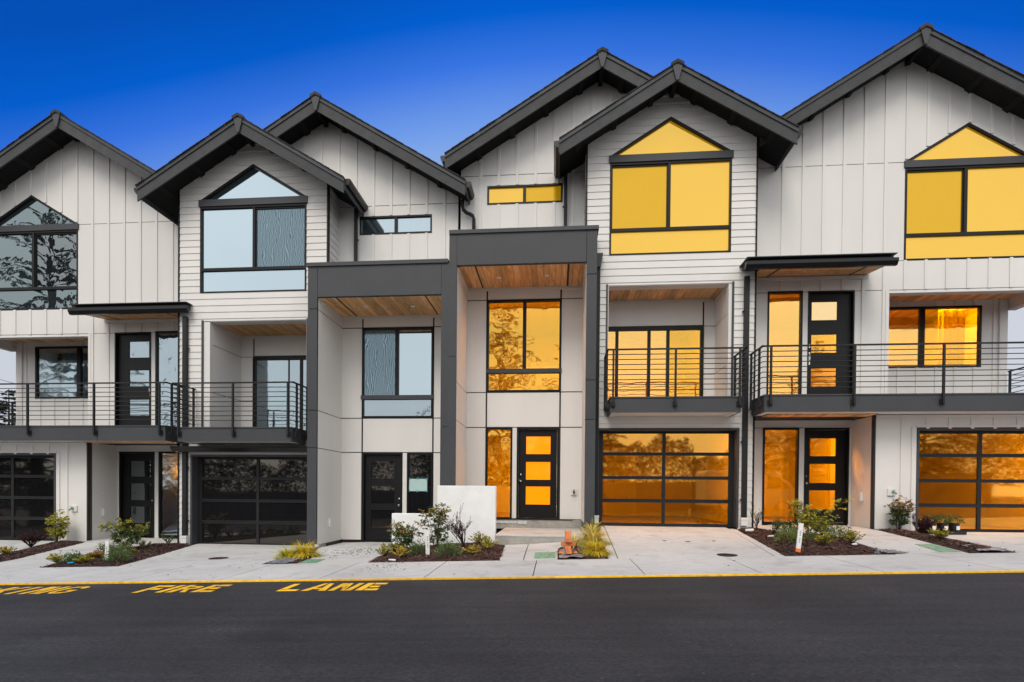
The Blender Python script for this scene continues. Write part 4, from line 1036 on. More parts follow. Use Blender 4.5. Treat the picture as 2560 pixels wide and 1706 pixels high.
def mulch(key, P, label, cat='mulch', density=900):
    BEDS[key] = P
    bm = bmesh.new(); f = bm.faces.new([bm.verts.new((u, v, 0)) for u, v in P])
    u0, u1 = min(p[0] for p in P), max(p[0] for p in P); v0, v1 = min(p[1] for p in P), max(p[1] for p in P)
    for u in frange(u0, u1, .09)[1:-1]: bmesh.ops.bisect_plane(bm, geom=bm.verts[:] + bm.edges[:] + bm.faces[:], plane_co=(u, 0, 0), plane_no=(1, 0, 0))
    for v in frange(v0, v1, .12)[1:-1]: bmesh.ops.bisect_plane(bm, geom=bm.verts[:] + bm.edges[:] + bm.faces[:], plane_co=(0, v, 0), plane_no=(0, 1, 0))
    for q in bm.verts: q.co.z = bed_z(q.co.x, q.co.y, P) + random.uniform(-.008, .010)
    for f in bm.faces:
        if f.normal.z < 0: f.normal_flip()
    bm.normal_update()
    area = sum(f.calc_area() for f in bm.faces)
    me = bpy.data.meshes.new('mulch_bed'); bm.to_mesh(me); bm.free()
    V = [tuple(q.co) for q in me.vertices]; F = [tuple(p.vertices) for p in me.polygons]; MI = [0] * len(F)
    n = int(area * density); k = 0
    while k < n:
        u, v = random.uniform(u0 - .03, u1 + .03), random.uniform(v0 - .03, v1 + .03)
        ins = inside(u, v, P)
        if not ins and (edge_d(u, v, P) > .03 or random.random() < .6): k += .2; continue
        k += 1
        z = (bed_z(u, v, P) + .008) if ins else gz(u, v) + .004
        a = random.uniform(0, 6.28); l, w = random.uniform(.012, .035), random.uniform(.004, .010)
        t = random.uniform(-.5, .5); dx, dy, dz = math.cos(a) * l, math.sin(a) * l, t * l * .8
        nx, ny = -math.sin(a) * w, math.cos(a) * w
        b = len(V); V += [(u - dx - nx, v - dy - ny, z - dz), (u + dx - nx, v + dy - ny, z + dz), (u + dx + nx, v + dy + ny, z + dz + .003), (u - dx + nx, v - dy + ny, z - dz + .003)]
        F.append((b, b + 1, b + 2, b + 3)); MI.append(random.choice((1, 1, 1, 2, 2, 3)) if random.random() > .12 else 3)
    me = bpy.data.meshes.new('mulch_bed'); me.from_pydata(V, [], F)
    for mt in [MULCH] + CHIPS: me.materials.append(mt)
    me.polygons.foreach_set('material_index', MI)
    linked('mulch_bed', me, kind='stuff', label=label, category=cat)
mulch('1', [(-10.36, 8.92), (-10.42, 9.37), (-10.66, 10.0), (-11.05, 11.36), (-11.28, 11.6), (-12.05, 11.7), (-12.0, 11.48), (-11.55, 10.4), (-11.35, 9.7), (-10.95, 8.31), (-10.32, 8.31)], 'narrow brown mulch bed before the leftmost garage')
mulch('2', [(-8.89, 8.31), (-7.44, 8.31), (-8.50, 11.58), (-8.62, 11.72), (-8.95, 11.85), (-9.46, 11.5), (-9.46, 10.9), (-9.61, 10.30), (-9.41, 9.50)], 'tapering brown mulch bed with white stake left of the dark garage')
mulch('3', [(-4.42, 8.31), (-4.27, 8.31), (-4.52, 9.74), (-4.74, 9.96), (-5.24, 11.08), (-5.42, 11.05), (-5.22, 10.2), (-5.02, 9.2), (-4.55, 9.15)], 'small mulch patch under the yellow grass clump')
mulch('4', [(-3.05, 8.31), (-.90, 8.31), (-1.0, 10.25), (-1.27, 10.76), (-3.3, 10.80), (-3.2, 9.6), (-3.20, 9.19)], 'wide mulch bed before the white stepped wall')
mulch('5', [(.045, 9.1), (.09, 8.31), (.83, 8.31), (.865, 9.1), (.85, 10.2), (.98, 11.2), (.82, 11.65), (.60, 11.4), (.56, 10.35), (.52, 10.26), (.38, 9.74), (.13, 9.70)], 'mulch strip with bricks and grasses beside the concrete steps')
mulch('6', [(3.52, 8.31), (5.11, 8.31), (5.19, 9.6), (5.29, 10.60), (4.65, 10.54), (4.38, 11.40), (4.28, 11.66), (3.98, 11.66), (3.85, 11.50)], 'triangular mulch bed with leaning stake right of the gold garage')
mulch('7', [(6.16, 8.31), (6.79, 8.31), (6.89, 8.66), (7.01, 9.88), (7.19, 10.84), (7.36, 11.48), (6.60, 11.48), (6.57, 11.32), (6.39, 9.9)], 'long narrow mulch bed running to the rightmost garage')

def ground_sheet(name, P, label, dz=.055):
    bm = bmesh.new(); bm.faces.new([bm.verts.new((u, v, 0)) for u, v in P])
    u0, u1 = min(p[0] for p in P), max(p[0] for p in P); v0, v1 = min(p[1] for p in P), max(p[1] for p in P)
    for u in frange(u0, u1, .06)[1:-1]: bmesh.ops.bisect_plane(bm, geom=bm.verts[:] + bm.edges[:] + bm.faces[:], plane_co=(u, 0, 0), plane_no=(1, 0, 0))
    for v in frange(v0, v1, .07)[1:-1]: bmesh.ops.bisect_plane(bm, geom=bm.verts[:] + bm.edges[:] + bm.faces[:], plane_co=(0, v, 0), plane_no=(0, 1, 0))
    for q in bm.verts: q.co.z = gz(q.co.x, q.co.y) + dz + random.uniform(-.014, .016) - .02
    for f in bm.faces:
        if f.normal.z < 0: f.normal_flip()
    me = bpy.data.meshes.new(name); bm.to_mesh(me); bm.free(); me.materials.append(SHEET)
    linked(name, me, label=label, category='fabric')
ground_sheet('weed_fabric', [(-4.83, 8.32), (-4.44, 8.32), (-4.56, 9.12), (-4.99, 9.18)], 'grey weed fabric patch beside the yellow grass clump', .03)
ground_sheet('weed_fabric', [(.06, 8.32), (.47, 8.32), (.42, 9.1), (.07, 9.14)], 'grey weed fabric under the stacked bricks')
ground_sheet('weed_fabric', [(6.33, 8.33), (6.68, 8.33), (6.86, 9.15), (6.50, 9.1)], 'crumpled silvery weed fabric in the far right bed', .05)
ground_sheet('weed_fabric', [(4.85, 8.38), (5.22, 8.33), (5.38, 8.42), (5.30, 8.62), (5.05, 8.8), (4.9, 8.7)], 'loose dark netting lying beside the triangular bed', .03)

# ------------------------------------------------------------------ plants
def leafmat(name, c, c2=None):
    m, t, p = mat(name); n = t.nodes.new; l = t.links.new
    g = n('ShaderNodeNewGeometry'); r = n('ShaderNodeValToRGB'); e = r.color_ramp.elements
    e[0].color = (*[x * .65 for x in c], 1); e[1].color = (*(c2 or [x * 1.45 for x in c]), 1)
    l(g.outputs['Random Per Island'], r.inputs[0]); l(r.outputs[0], p.inputs['Base Color'])
    p.inputs['Roughness'].default_value = .55; p.inputs['Specular IOR Level'].default_value = .35
    tr = n('ShaderNodeBsdfTranslucent'); l(r.outputs[0], tr.inputs[0]); mx = n('ShaderNodeMixShader'); mx.inputs[0].default_value = .25
    l(p.outputs[0], mx.inputs[1]); l(tr.outputs[0], mx.inputs[2]); o = [x for x in t.nodes if x.type == 'OUTPUT_MATERIAL'][0]; l(mx.outputs[0], o.inputs[0])
    return m
LG = leafmat('leaf_green', (.09, .15, .035)); LGD = leafmat('leaf_deep_green', (.035, .075, .022)); LY = leafmat('leaf_yellow_green', (.42, .37, .03)); LO = leafmat('leaf_orange', (.46, .17, .05))
LP = leafmat('leaf_purple', (.075, .025, .03)); LB = leafmat('leaf_blue_green', (.13, .21, .085)); LGO = leafmat('grass_golden', (.72, .53, .04)); LGG = leafmat('grass_lime', (.52, .52, .05)); LTAN = leafmat('grass_tan', (.60, .46, .20))
LOL = leafmat('leaf_olive', (.24, .21, .02)); STEM = paint('plant_stem', (.09, .055, .035), .8, .2); PSTEM = paint('dark_purple_twig', (.035, .015, .015), .9, .2, spec=.1)
class Leaves:
    def __init__(s): s.V = []; s.F = []; s.I = []
    def leaf(s, p, d, l, w, mi, nrm=None):
        d = d.normalized(); a = d.cross(Vector((random.uniform(-1, 1), random.uniform(-1, 1), random.uniform(-.2, 1.2))))
        if a.length < 1e-3: a = d.orthogonal()
        a = a.normalized() * w; b = len(s.V)
        s.V += [tuple(p), tuple(p + d * l * .45 + a), tuple(p + d * l - Vector((0, 0, l * .12))), tuple(p + d * l * .45 - a)]
        s.F.append((b, b + 1, b + 2, b + 3)); s.I.append(mi)
    def blade(s, p, d, l, w, bend, mi, k=5):
        a = Vector((-d.y, d.x, 0)); a = a.normalized() if a.length > .01 else Vector((1, 0, 0)); q = p.copy(); dd = d.normalized(); b = len(s.V)
        for i in range(k + 1):
            ww = w * (1 - (i / k) ** 2 * .9); s.V += [tuple(q - a * ww), tuple(q + a * ww)]
            q = q + dd * l / k; dd = (dd + Vector((d.x, d.y, 0)).normalized() * bend / k + Vector((0, 0, -bend * 1.2 / k))).normalized()
        for i in range(k): s.F.append((b + 2 * i, b + 2 * i + 1, b + 2 * i + 3, b + 2 * i + 2)); s.I.append(mi)
    def build(s, name, mats, parent):
        me = bpy.data.meshes.new(name); me.from_pydata(s.V, [], s.F)
        for q in mats: me.materials.append(q)
        me.polygons.foreach_set('material_index', s.I); return linked(name, me, parent)
def rnd(a, b): return random.uniform(a, b)
def pbase(name, u, v, key, label, cat, group):
    z = bed_z(u, v, BEDS[key]) if key in BEDS and inside(u, v, BEDS[key]) else gz(u, v)
    e = bpy.data.objects.new(name, None); COL.objects.link(e); e.location = (u, v, z); e.empty_display_size = .1
    e['label'] = label; e['category'] = cat
    if group: e['group'] = group
    return e
LAST = {}
def mb0(): return MB(Frame())
def nandina(u, v, key, H, Wd, label, mats, topmix=.4):
    e = pbase('nandina_shrub', u, v, key, label, 'shrub', 'feathery shrubs in the beds')
    st = mb0(); lf = Leaves()
    for i in range(12):
        a = rnd(0, 6.28); tilt = rnd(.1, .95) * Wd / H; h = H * rnd(.6, 1.0)
        p = Vector((math.cos(a) * .03, math.sin(a) * .03, 0)); q = p + Vector((math.cos(a) * tilt * h * .8, math.sin(a) * tilt * h * .8, h))
        mid = (p + q) / 2 + Vector((0, 0, .05)); st.tube([tuple(p), tuple(mid), tuple(q)], .006, 5, .003)
        for j in range(9):
            t = rnd(.14, 1.0); c = p.lerp(q, t) + Vector((0, 0, .04 * math.sin(t * 3)))
            b = rnd(0, 6.28); out_ = Vector((math.cos(b), math.sin(b), rnd(-.05, .55))); L1 = rnd(.08, .17) * (H / .7)
            end = c + out_ * L1
            st.tube([tuple(c), tuple(end)], .002, 3, .001, cap=False)
            for k in range(15):
                s_ = c.lerp(end, rnd(.25, 1.05)); 
                d = Vector((out_.x + rnd(-.9, .9), out_.y + rnd(-.9, .9), rnd(-.45, .5)))
                hot = (s_.z / H) > rnd(.45, 1.1) and random.random() < topmix * 1.6
                lf.leaf(s_ + Vector((rnd(-.02, .02), rnd(-.02, .02), rnd(-.02, .02))), d, rnd(.038, .066), rnd(.010, .015), random.choice((2, 3)) if hot else random.choice((0, 0, 1)))
    lf.build('foliage', mats, e); st.build('stems', STEM, e)
def mound(u, v, key, r, H, label, mats, spiky=0, name='low_shrub', n=700):
    e = pbase(name, u, v, key, label, 'plant', None)
    lf = Leaves(); st = mb0()
    for i in range(26):
        a = rnd(0, 6.28); t = rnd(.2, 1); st.tube([(0, 0, -.01), (math.cos(a) * r * t * .8, math.sin(a) * r * t * .8, H * (1.05 - t * .6) * .8)], .003, 3, .002, cap=False)
    for i in range(n):
        a = rnd(0, 6.28); ph = math.acos(rnd(0, 1)) ; k = rnd(.55, 1.0)
        lump = 1 + .22 * math.sin(3 * a + u * 7) + .15 * math.sin(7 * a + ph * 5)
        d = Vector((math.sin(ph) * math.cos(a), math.sin(ph) * math.sin(a), math.cos(ph)))
        p = Vector((d.x * r * lump, d.y * r * lump, d.z * H * lump + .01)) * k
        lf.leaf(p, d + Vector((rnd(-.5, .5), rnd(-.5, .5), rnd(0, .7))), rnd(.03, .055), rnd(.006, .010), random.choice((0, 0, 1)) if k < .85 or random.random() < .5 else random.choice((1, 2)))
    lf.build('foliage', mats, e); st.build('stems', STEM, e)
def sprig(u, v, key, r, H, label, mats, n=20, tall=True):
    """small plant of upright leafy shoots"""
    e = pbase('leafy_sprig_plant', u, v, key, label, 'plant', None)
    lf = Leaves(); st = mb0()
    for i in range(n):
        a = rnd(0, 6.28); t = rnd(.1, 1); q = Vector((math.cos(a) * r * t, math.sin(a) * r * t, H * rnd(.55, 1) * (1.1 - .45 * t)))
        st.tube([(0, 0, 0), (q.x * .6, q.y * .6, q.z * .45), tuple(q)], .0035, 4, .002, cap=False)
        for k in range(26):
            tt = rnd(.3, 1.02); c = Vector((q.x * (.6 * tt * 1.3 if tt < .5 else tt), q.y * tt, q.z * tt)); b = rnd(0, 6.28)
            lf.leaf(c, Vector((math.cos(b), math.sin(b), rnd(.2, 1.0))), rnd(.026, .044), rnd(.008, .013), random.choice((0, 1, 1, 2)) if tt > .6 else 0)
    lf.build('foliage', mats, e); st.build('stems', STEM, e)
def twiggy(u, v, key, r, H, label, dense=1.0, leaves=True, mats=None):
    e = pbase('barberry_shrub', u, v, key, label, 'shrub', None)
    st = mb0(); lf = Leaves()
    def br(p, d, l, rad, dep):
        q = p + d * l + Vector((0, 0, l * .15)); m1 = p.lerp(q, .5) + Vector((rnd(-.02, .02), rnd(-.02, .02), rnd(-.01, .02)))
        st.tube([tuple(p), tuple(m1), tuple(q)], rad, 4, rad * .55, cap=False)
        if leaves:
            for k in range(int(14 * dense)): lf.leaf(p.lerp(q, rnd(.1, 1)) + Vector((rnd(-.012, .012), rnd(-.012, .012), rnd(-.012, .012))), Vector((rnd(-1, 1), rnd(-1, 1), rnd(-.2, 1))), rnd(.012, .024), rnd(.005, .009), random.choice((0, 0, 1)))
        if dep:
            for k in range(3): br(p.lerp(q, rnd(.35, 1)), (d + Vector((rnd(-.7, .7), rnd(-.7, .7), rnd(-.15, .5)))).normalized(), l * rnd(.5, .8), rad * .6, dep - 1)
    for i in range(int(9 * dense)):
        a = rnd(0, 6.28); d = Vector((math.cos(a) * r / H, math.sin(a) * r / H, rnd(.5, 1.1))).normalized(); br(Vector((0, 0, 0)), d, H * rnd(.35, .55), .009, 2)
    lf.build('foliage', mats or [LP, PSTEM], e) if leaves else None
    st.build('stems', PSTEM, e)
def grass(u, v, key, r, H, label, mix, n=620):
    e = pbase('grass_clump', u, v, key, label, 'ornamental grass', 'ornamental grass clumps')
    lf = Leaves()
    for i in range(n):
        a = rnd(0, 6.28); t = rnd(.15, 1.0); d = Vector((math.cos(a) * t * r / H * 1.5, math.sin(a) * t * r / H * 1.5, 1))
        lf.blade(Vector((math.cos(a) * .03, math.sin(a) * .03, -.01)), d, H * rnd(.85, 1.3), rnd(.004, .007), rnd(1.0, 2.2) * (t + .3), random.choice(mix))
    lf.build('blades', [LGO, LGG, LTAN], e)

# bed by the leftmost garage
nandina(-11.72, 11.35, '1', .74, .34, 'yellow-green feathery shrub against the leftmost white garage wall', [LY, LG, LY, LY], .8)
twiggy(-11.72, 10.75, '1', .34, .46, 'purple barberry in front of the leftmost garage door', 1.5)
sprig(-10.95, 9.55, '1', .20, .17, 'olive low plant in the leftmost bed beside the walkway', [LOL, LY, LO])
sprig(-11.15, 9.35, '1', .16, .15, 'low olive plant cut by the left edge of the photo', [LOL, LY, LO])
# bed with the upright stake
nandina(-9.15, 10.45, '2', .66, .62, 'golden-topped feathery shrub before the leftmost lower door', [LG, LG, LY, LY], 1.0)
twiggy(-8.72, 10.40, '2', .22, .26, 'thin grey-green twiggy plant left of the white downpipe foot', .6, True, [LB, LOL])
twiggy(-8.72, 11.10, '2', .16, .34, 'wispy plant against lap siding beside the dark downpipe', .5, True, [LB, LOL])
sprig(-8.95, 8.72, '2', .20, .22, 'yellow-green plant at the near left tip of the staked bed', [LOL, LY, LY])
mound(-8.58, 8.66, '2', .16, .15, 'grey-green mound next to a blue tag left of the stake', [LB, LG, LB])
sprig(-8.33, 8.56, '2', .17, .14, 'flat olive plant directly left of the upright white stake', [LOL, LY, LOL])
sprig(-8.66, 9.15, '2', .24, .16, 'rust-tinted low plant behind the stake', [LOL, LO, LY])
mound(-7.83, 8.75, '2', .20, .22, 'bright green rounded mound right of the upright white stake', [LG, LB, LB])
mound(-9.35, 10.15, '2', .18, .15, 'dull green plant left of the golden-topped shrub', [LG, LOL, LY], n=300)
mound(-8.66, 9.75, '2', .26, .22, 'dusky green plant between the stake and the feathery shrub', [LGD, LOL, LB])
# grass by the dark garage
grass(-4.90, 9.22, '3', .26, .27, 'lime-yellow grass clump, left one of the pair by the dark garage', [0, 1, 1, 1])
grass(-4.63, 9.30, '3', .28, .34, 'golden grass clump, right one of the pair by the dark portal post', [0, 0, 0, 1])
# wide bed before the stepped wall
twiggy(-3.10, 10.50, '4', .40, .72, 'bare dark barberry standing behind the red-topped shrub', .6, True, [PSTEM, LP])
nandina(-2.98, 10.12, '4', .56, .56, 'red-topped feathery shrub at the left end of the white stepped wall', [LGD, LB, LO, LY], .9)
nandina(-2.30, 9.92, '4', .86, .36, 'tallest green feathery shrub, centred before the white stepped wall', [LG, LGD, LO, LY], .35)
twiggy(-1.72, 9.72, '4', .46, .72, 'nearly leafless purple barberry in front of the white wall near the steps', .9, True, [LP, PSTEM])
mound(-2.41, 9.02, '4', .19, .19, 'green rounded mound left of the stake before the white wall', [LG, LB, LB])
mound(-1.82, 8.72, '4', .21, .23, 'green rounded mound right of the stake before the white wall', [LG, LB, LB])
sprig(-3.06, 9.12, '4', .20, .22, 'olive plant at the left tip of the wide bed', [LOL, LY, LOL])
sprig(-2.98, 9.55, '4', .20, .22, 'dark olive plant behind the left tip of the wide bed', [LGD, LOL, LOL])
sprig(-2.62, 8.62, '4', .20, .22, 'orange-flecked yellow plant near the white scrap at the pavement', [LY, LY, LO])
sprig(-1.52, 10.35, '4', .22, .24, 'olive plant tucked against the wall beside the steps', [LOL, LY, LOL])
sprig(-1.20, 9.30, '4', .20, .26, 'yellow-green plant nearest the concrete steps', [LY, LY, LOL])
sprig(-1.41, 8.82, '4', .18, .18, 'small bright yellow plant at the right of the wide bed', [LY, LY, LO])
# bricks and grasses
grass(.66, 8.68, '5', .27, .28, 'bright golden grass clump nearest the pavement by the bricks', [0, 0, 0, 1])
grass(.70, 9.6, '5', .28, .34, 'tan and lime grass clump in the middle of the strip by the driveway', [0, 1, 2, 2])
grass(.74, 10.6, '5', .22, .34, 'green grass clump by the white downpipe foot of the gold garage', [1, 1, 2], 260)
grass(.36, 9.45, '5', .24, .30, 'straw-coloured grass clump behind the stacked bricks', [2, 2, 1], 260)
# triangular bed
twiggy(4.10, 11.05, '6', .22, .48, 'wispy green twiggy plant against siding right of the gold garage', .5, True, [LGD, LOL])
twiggy(4.14, 10.30, '6', .24, .42, 'thin grey twiggy plant below the orange-lit sidelight', .55, True, [LB, LOL])
mound(4.43, 10.42, '6', .24, .26, 'deep green mound under the orange-lit sidelight', [LGD, LG, LG])
mound(3.98, 9.38, '6', .22, .24, 'dusty green mound left of the leaning stake', [LB, LOL, LB])
mound(4.25, 9.75, '6', .18, .20, 'mid green mound just behind the leaning stake', [LG, LG, LB], n=360)
mound(4.36, 9.45, '6', .20, .20, 'fresh green mound right of the leaning stake', [LG, LG, LB], n=360)
nandina(4.70, 10.05, '6', .72, .74, 'tall yellow-green feathery shrub behind the leaning stake', [LY, LG, LY, LY], .75)
sprig(5.02, 10.25, '6', .26, .26, 'rust-tipped green plant right of the tall feathery shrub', [LG, LB, LO])
mound(5.04, 9.72, '6', .24, .20, 'blue-green spreading plant at the right of the triangular bed', [LB, LG, LB])
sprig(4.43, 9.02, '6', .22, .22, 'yellow low plant in front of the tall feathery shrub', [LOL, LY, LY])
sprig(4.96, 9.25, '6', .22, .24, 'olive plant near the right tip of the triangular bed', [LOL, LY, LOL])
# far right bed
nandina(6.98, 11.28, '7', .72, .50, 'red-tipped feathery shrub against the rightmost garage wall', [LGD, LG, LO, LO], .5)
twiggy(7.02, 10.72, '7', .30, .42, 'purple barberry before the rightmost garage door', 1.6)
sprig(6.62, 9.58, '7', .24, .20, 'olive spreading plant in the far right bed', [LOL, LY, LOL])

# nursery pots
def pot(u, v, label):
    e = bpy.data.objects.new('nursery_pot', None); COL.objects.link(e); e.location = (u, v, gz(u, v) + .045); e['label'] = label; e['category'] = 'potted plant'; e['group'] = 'black nursery pots by the rightmost garage'
    m = mb0(); m.tube([(0, 0, 0), (0, 0, .09), (0, 0, .17), (0, 0, .175)], .075, 14, .10); m.build('pot', PLASTIC, e)
    bx(Frame(), 'tag', PVC, e, (-.03, .03, -.112, -.106, .045, .12))
    lf = Leaves()
    for i in range(420):
        a = rnd(0, 6.28); ph = math.acos(rnd(-.1, 1)); d = Vector((math.sin(ph) * math.cos(a), math.sin(ph) * math.sin(a), math.cos(ph))); k = rnd(.4, 1)
        lf.leaf(Vector((d.x * .15, d.y * .15, .19 + d.z * .15)) * 1.0 * Vector((1, 1, 1)).x if False else Vector((d.x * .15 * k, d.y * .15 * k, .18 + d.z * .16 * k)), d + Vector((rnd(-.5, .5), rnd(-.5, .5), .4)), rnd(.03, .05), .005, random.choice((0, 1, 2)))
    lf.build('foliage', [LGD, LG, LGD], e)
    return e
o = bx(WORLD, 'nursery_tray', PLASTIC, None, (7.22, 7.92, 10.78, 11.10, gz(7.5, 11) + .004, gz(7.5, 11) + .03), (7.22, 7.235, 10.78, 11.10, gz(7.5, 11) + .03, gz(7.5, 11) + .08), (7.905, 7.92, 10.78, 11.10, gz(7.5, 11) + .03, gz(7.5, 11) + .08), (7.235, 7.905, 10.78, 10.795, gz(7.5, 11) + .03, gz(7.5, 11) + .07))
o['label'] = 'flat black tray holding nursery pots before the rightmost garage'; o['category'] = 'tray'
pot(7.36, 10.94, 'left black nursery pot in the tray, behind the purple barberry'); pot(7.58, 10.94, 'middle black nursery pot with juniper in the tray'); pot(7.80, 10.94, 'right black nursery pot with juniper at the tray end')

# ------------------------------------------------------------------ small things on the ground
def one(o, label, cat, group=None):
    o['label'] = label; o['category'] = cat
    if group: o['group'] = group
    return o
def stake(u, v, key, h, lean, label, tip=False):
    e = pbase('marker_stake', u, v, key, label, 'stake', 'white marker stakes')
    m = mb0(); w = .034; a, b = -w, w
    m.add([(a, -.01, .03), (0, -.01, -.08), (b, -.01, .03), (b, -.01, h), (a, -.01, h), (a, .01, .03), (0, .01, -.08), (b, .01, .03), (b, .01, h), (a, .01, h)],
          [(0, 1, 2, 3, 4), (9, 8, 7, 6, 5), (0, 5, 6, 1), (1, 6, 7, 2), (2, 7, 8, 3), (3, 8, 9, 4), (4, 9, 5, 0)])
    s = m.build('stake_board', PVC, e)
    t = mb0()     # small vertical printing down the face
    for i in range(9):
        if i in (4,): continue
        z = h * .72 - i * .022; t.box(-.010, .012, -.0112, -.0104, z, z + .009)
    t.build('printed_text', paint('faded_ink', (.12, .12, .13), .8), e)
    if tip:
        t = mb0(); t.box(a - .001, b + .001, -.0115, .0115, .0, .055); t.build('orange_tip', ORANGE, e)
    e.rotation_euler = (0, lean, 0)
stake(-8.10, 8.80, '2', .36, .04, 'upright white stake in the bed left of the dark garage')
stake(-2.19, 8.84, '4', .44, -.03, 'white stake before the tallest shrub and stepped wall')
stake(3.78, 8.50, '6', .45, .10, 'leaning white stake with orange painted tip', True)

def cover(P, label):
    o = slab('meter_cover', P, COVER, None, .006, .05); one(o, label, 'utility cover')
    z = gz(*P[0]); c = Vector((sum(p[0] for p in P) / 4, sum(p[1] for p in P) / 4))
    m = MB()
    for t in (.3, .7):
        u, v = P[0][0] + (P[1][0] - P[0][0]) * t, (P[0][1] + P[2][1]) / 2; m.tube([(u, v, gz(u, v) + .004), (u, v, gz(u, v) + .009)], .018, 10)
    m.build('bolt', CHROME, o)
cover([(-4.24, 8.33), (-3.95, 8.33), (-4.05, 8.90), (-4.37, 8.90)], 'green meter cover beside the yellow grass clump')
cover([(-.34, 8.42), (.0, 8.44), (.0, 9.06), (-.35, 9.08)], 'stained green meter cover in the walkway before the steps')
cover([(5.83, 8.42), (6.11, 8.42), (6.24, 9.21), (5.97, 9.23)], 'plain green meter cover beside the far right bed')
def lid(u, v, r, label):
    m = MB(); z = gz(u, v)
    n = 28
    m.tube([(u, v, z - .02), (u, v, z + .006)], r, n)
    o = m.build('drain_lid', paint('cast_iron', (.035, .034, .034), .7, .3, 20, .5, 40)); one(o, label, 'drain cover')
    m = MB()
    for i in range(-4, 5):
        w = math.sqrt(max(r * r * .8 - (i * r * .2) ** 2, .0001)); m.box(u - w, u + w, v + i * r * .2 - .006, v + i * r * .2 + .006, z + .0062, z + .010)
    m.build('ribs', CHIPS[0], o)
lid(2.70, 8.47, .155, 'round iron drain lid in the driveway of the gold garage')
lid(-6.29, 9.28, .17, 'round worn drain lid in the driveway of the dark garage')
for u, v, l in ((2.02, 9.9, 'left'), (2.42, 9.8, 'middle'), (2.9, 9.85, 'right')):
    m = MB(); m.tube([(u, v, gz(u, v) - .01), (u, v, gz(u, v) + .003)], .05 if l == 'middle' else .035, 12); one(m.build('anchor_pin', CHIPS[0]), {'left': 'small dark pin, leftmost of three in the gold garage driveway', 'middle': 'larger dark pin between two others in the gold garage driveway', 'right': 'small dark pin, rightmost of three in the gold garage driveway'}[l], 'pin')
# white scraps and bits
def scrap(u, v, key, w, d, label, rot, mt=PVC, h=.02):
    z = bed_z(u, v, BEDS[key]) + .012 if key else gz(u, v) + .003
    m = MB(Frame()); m.add([(-w, -d, 0), (w * .8, -d * .7, 0), (w, d, .0), (-w * .7, d * .8, 0), (-w, -d, h), (w * .8, -d * .7, h * .6), (w, d, h * 1.2), (-w * .7, d * .8, h)], [(3, 2, 1, 0), (4, 5, 6, 7), (0, 1, 5, 4), (1, 2, 6, 5), (2, 3, 7, 6), (3, 0, 4, 7)])
    o = m.build('scrap', mt); o.location = (u, v, z); o.rotation_euler = (0, 0, rot); one(o, label, 'scrap')
scrap(3.94, 11.0, '6', .10, .05, 'white board scrap near the downpipe in the triangular bed', .1, h=.04)
scrap(3.98, 10.05, '6', .09, .02, 'pale splinter of wood in the triangular bed', .5)
scrap(4.88, 8.98, '6', .05, .02, 'small white scrap below the right tip plants', .1)
scrap(-2.68, 8.40, '4', .07, .025, 'cream scrap at the front edge of the wide bed', -.7)
BLUE = paint('blue_tag', (.02, .30, .60), .5)
scrap(-8.50, 8.50, '2', .045, .02, 'bright blue plant tag lying in the staked bed', .2, BLUE)

# bricks
def brick(u, v, z, rz, label, tilt=0., L_=.20, W_=.098, H_=.062):
    m = MB(Frame()); m.box(-W_ / 2, W_ / 2, -L_ / 2, L_ / 2, 0, H_)
    o = m.build('brick', BRICK, bevel=.004); o.location = (u, v, gz(u, v) + z); o.rotation_euler = (tilt, 0, rz); one(o, label, 'brick', 'stacked orange bricks')
bu, bv = .215, 8.62
brick(bu, bv, .045, .05, 'bottom orange brick of the stack on grey fabric')
brick(bu - .01, bv + .01, .109, .02, 'second orange brick up from the bottom of the stack')
brick(bu, bv + .0, .173, 1.55, 'orange brick laid crosswise in the middle of the stack', L_=.25)
brick(bu + .005, bv + .0, .237, -.03, 'orange brick resting on the crosswise brick')
brick(bu - .012, bv + .05, .300, .06, 'topmost orange brick standing on end and leaning back', tilt=1.28, L_=.21)
for q, (du, dv, r_) in enumerate(((-.12, -.04, .5), (.12, .03, -.6))):
    m = MB(Frame()); m.add([(-.05, -.03, 0), (.05, -.04, 0), (.03, .05, 0), (-.04, .04, 0), (-.02, -.01, .05), (.03, -.015, .035)], [(3, 2, 1, 0), (0, 1, 5, 4), (1, 2, 5), (2, 3, 4, 5), (3, 0, 4)])
    o = m.build('brick_fragment', BRICK); o.location = (bu + du, bv + dv, gz(bu, bv) + .05); o.rotation_euler = (0, 0, r_); one(o, 'broken brick piece left of the stack' if q == 0 else 'broken brick piece right of the stack', 'brick')

# stepped white wall and concrete steps
m = MB(); m.prism([(-3.46, -1.55), (-1.25, -1.55), (-1.25, .112), (-2.485, .112), (-2.485, -.485), (-3.46, -.485)], 10.80, 10.98)
m.build('retaining_wall', WHITE2, None, bevel=.008, label='white painted stepped concrete wall between the two entries', category='wall')
e = bpy.data.objects.new('entry_steps', None); COL.objects.link(e); e.location = (-.3, 10.3, -1.0); e['label'] = 'two grey concrete entry steps before the taller portal door'; e['category'] = 'steps'
F_ = Frame((-.3, 10.3, -1.0))
bx(F_, 'step_riser', CONC2, e, (-1.19, .555, 10.30, 11.1, -1.35, -.895), (-1.25, .555, 11.1, 12.47, -1.35, -.895), bevel=.006)
bx(F_, 'step_tread', TREAD, e, (-1.195, .56, 10.293, 12.40, -.893, -.86), bevel=.006)
bx(F_, 'foundation_curb', CONC2, e, (-2.2, .62, 12.42, 12.60, -.89, -.665), (.56, .80, 11.17, 12.60, -1.2, -.80), bevel=.005)
bx(F_, 'sill_tape', TAPE, e, (-1.70, -.92, 12.405, 12.418, -.76, -.70), (-.90, -.68, 12.40, 12.418, -.775, -.69))
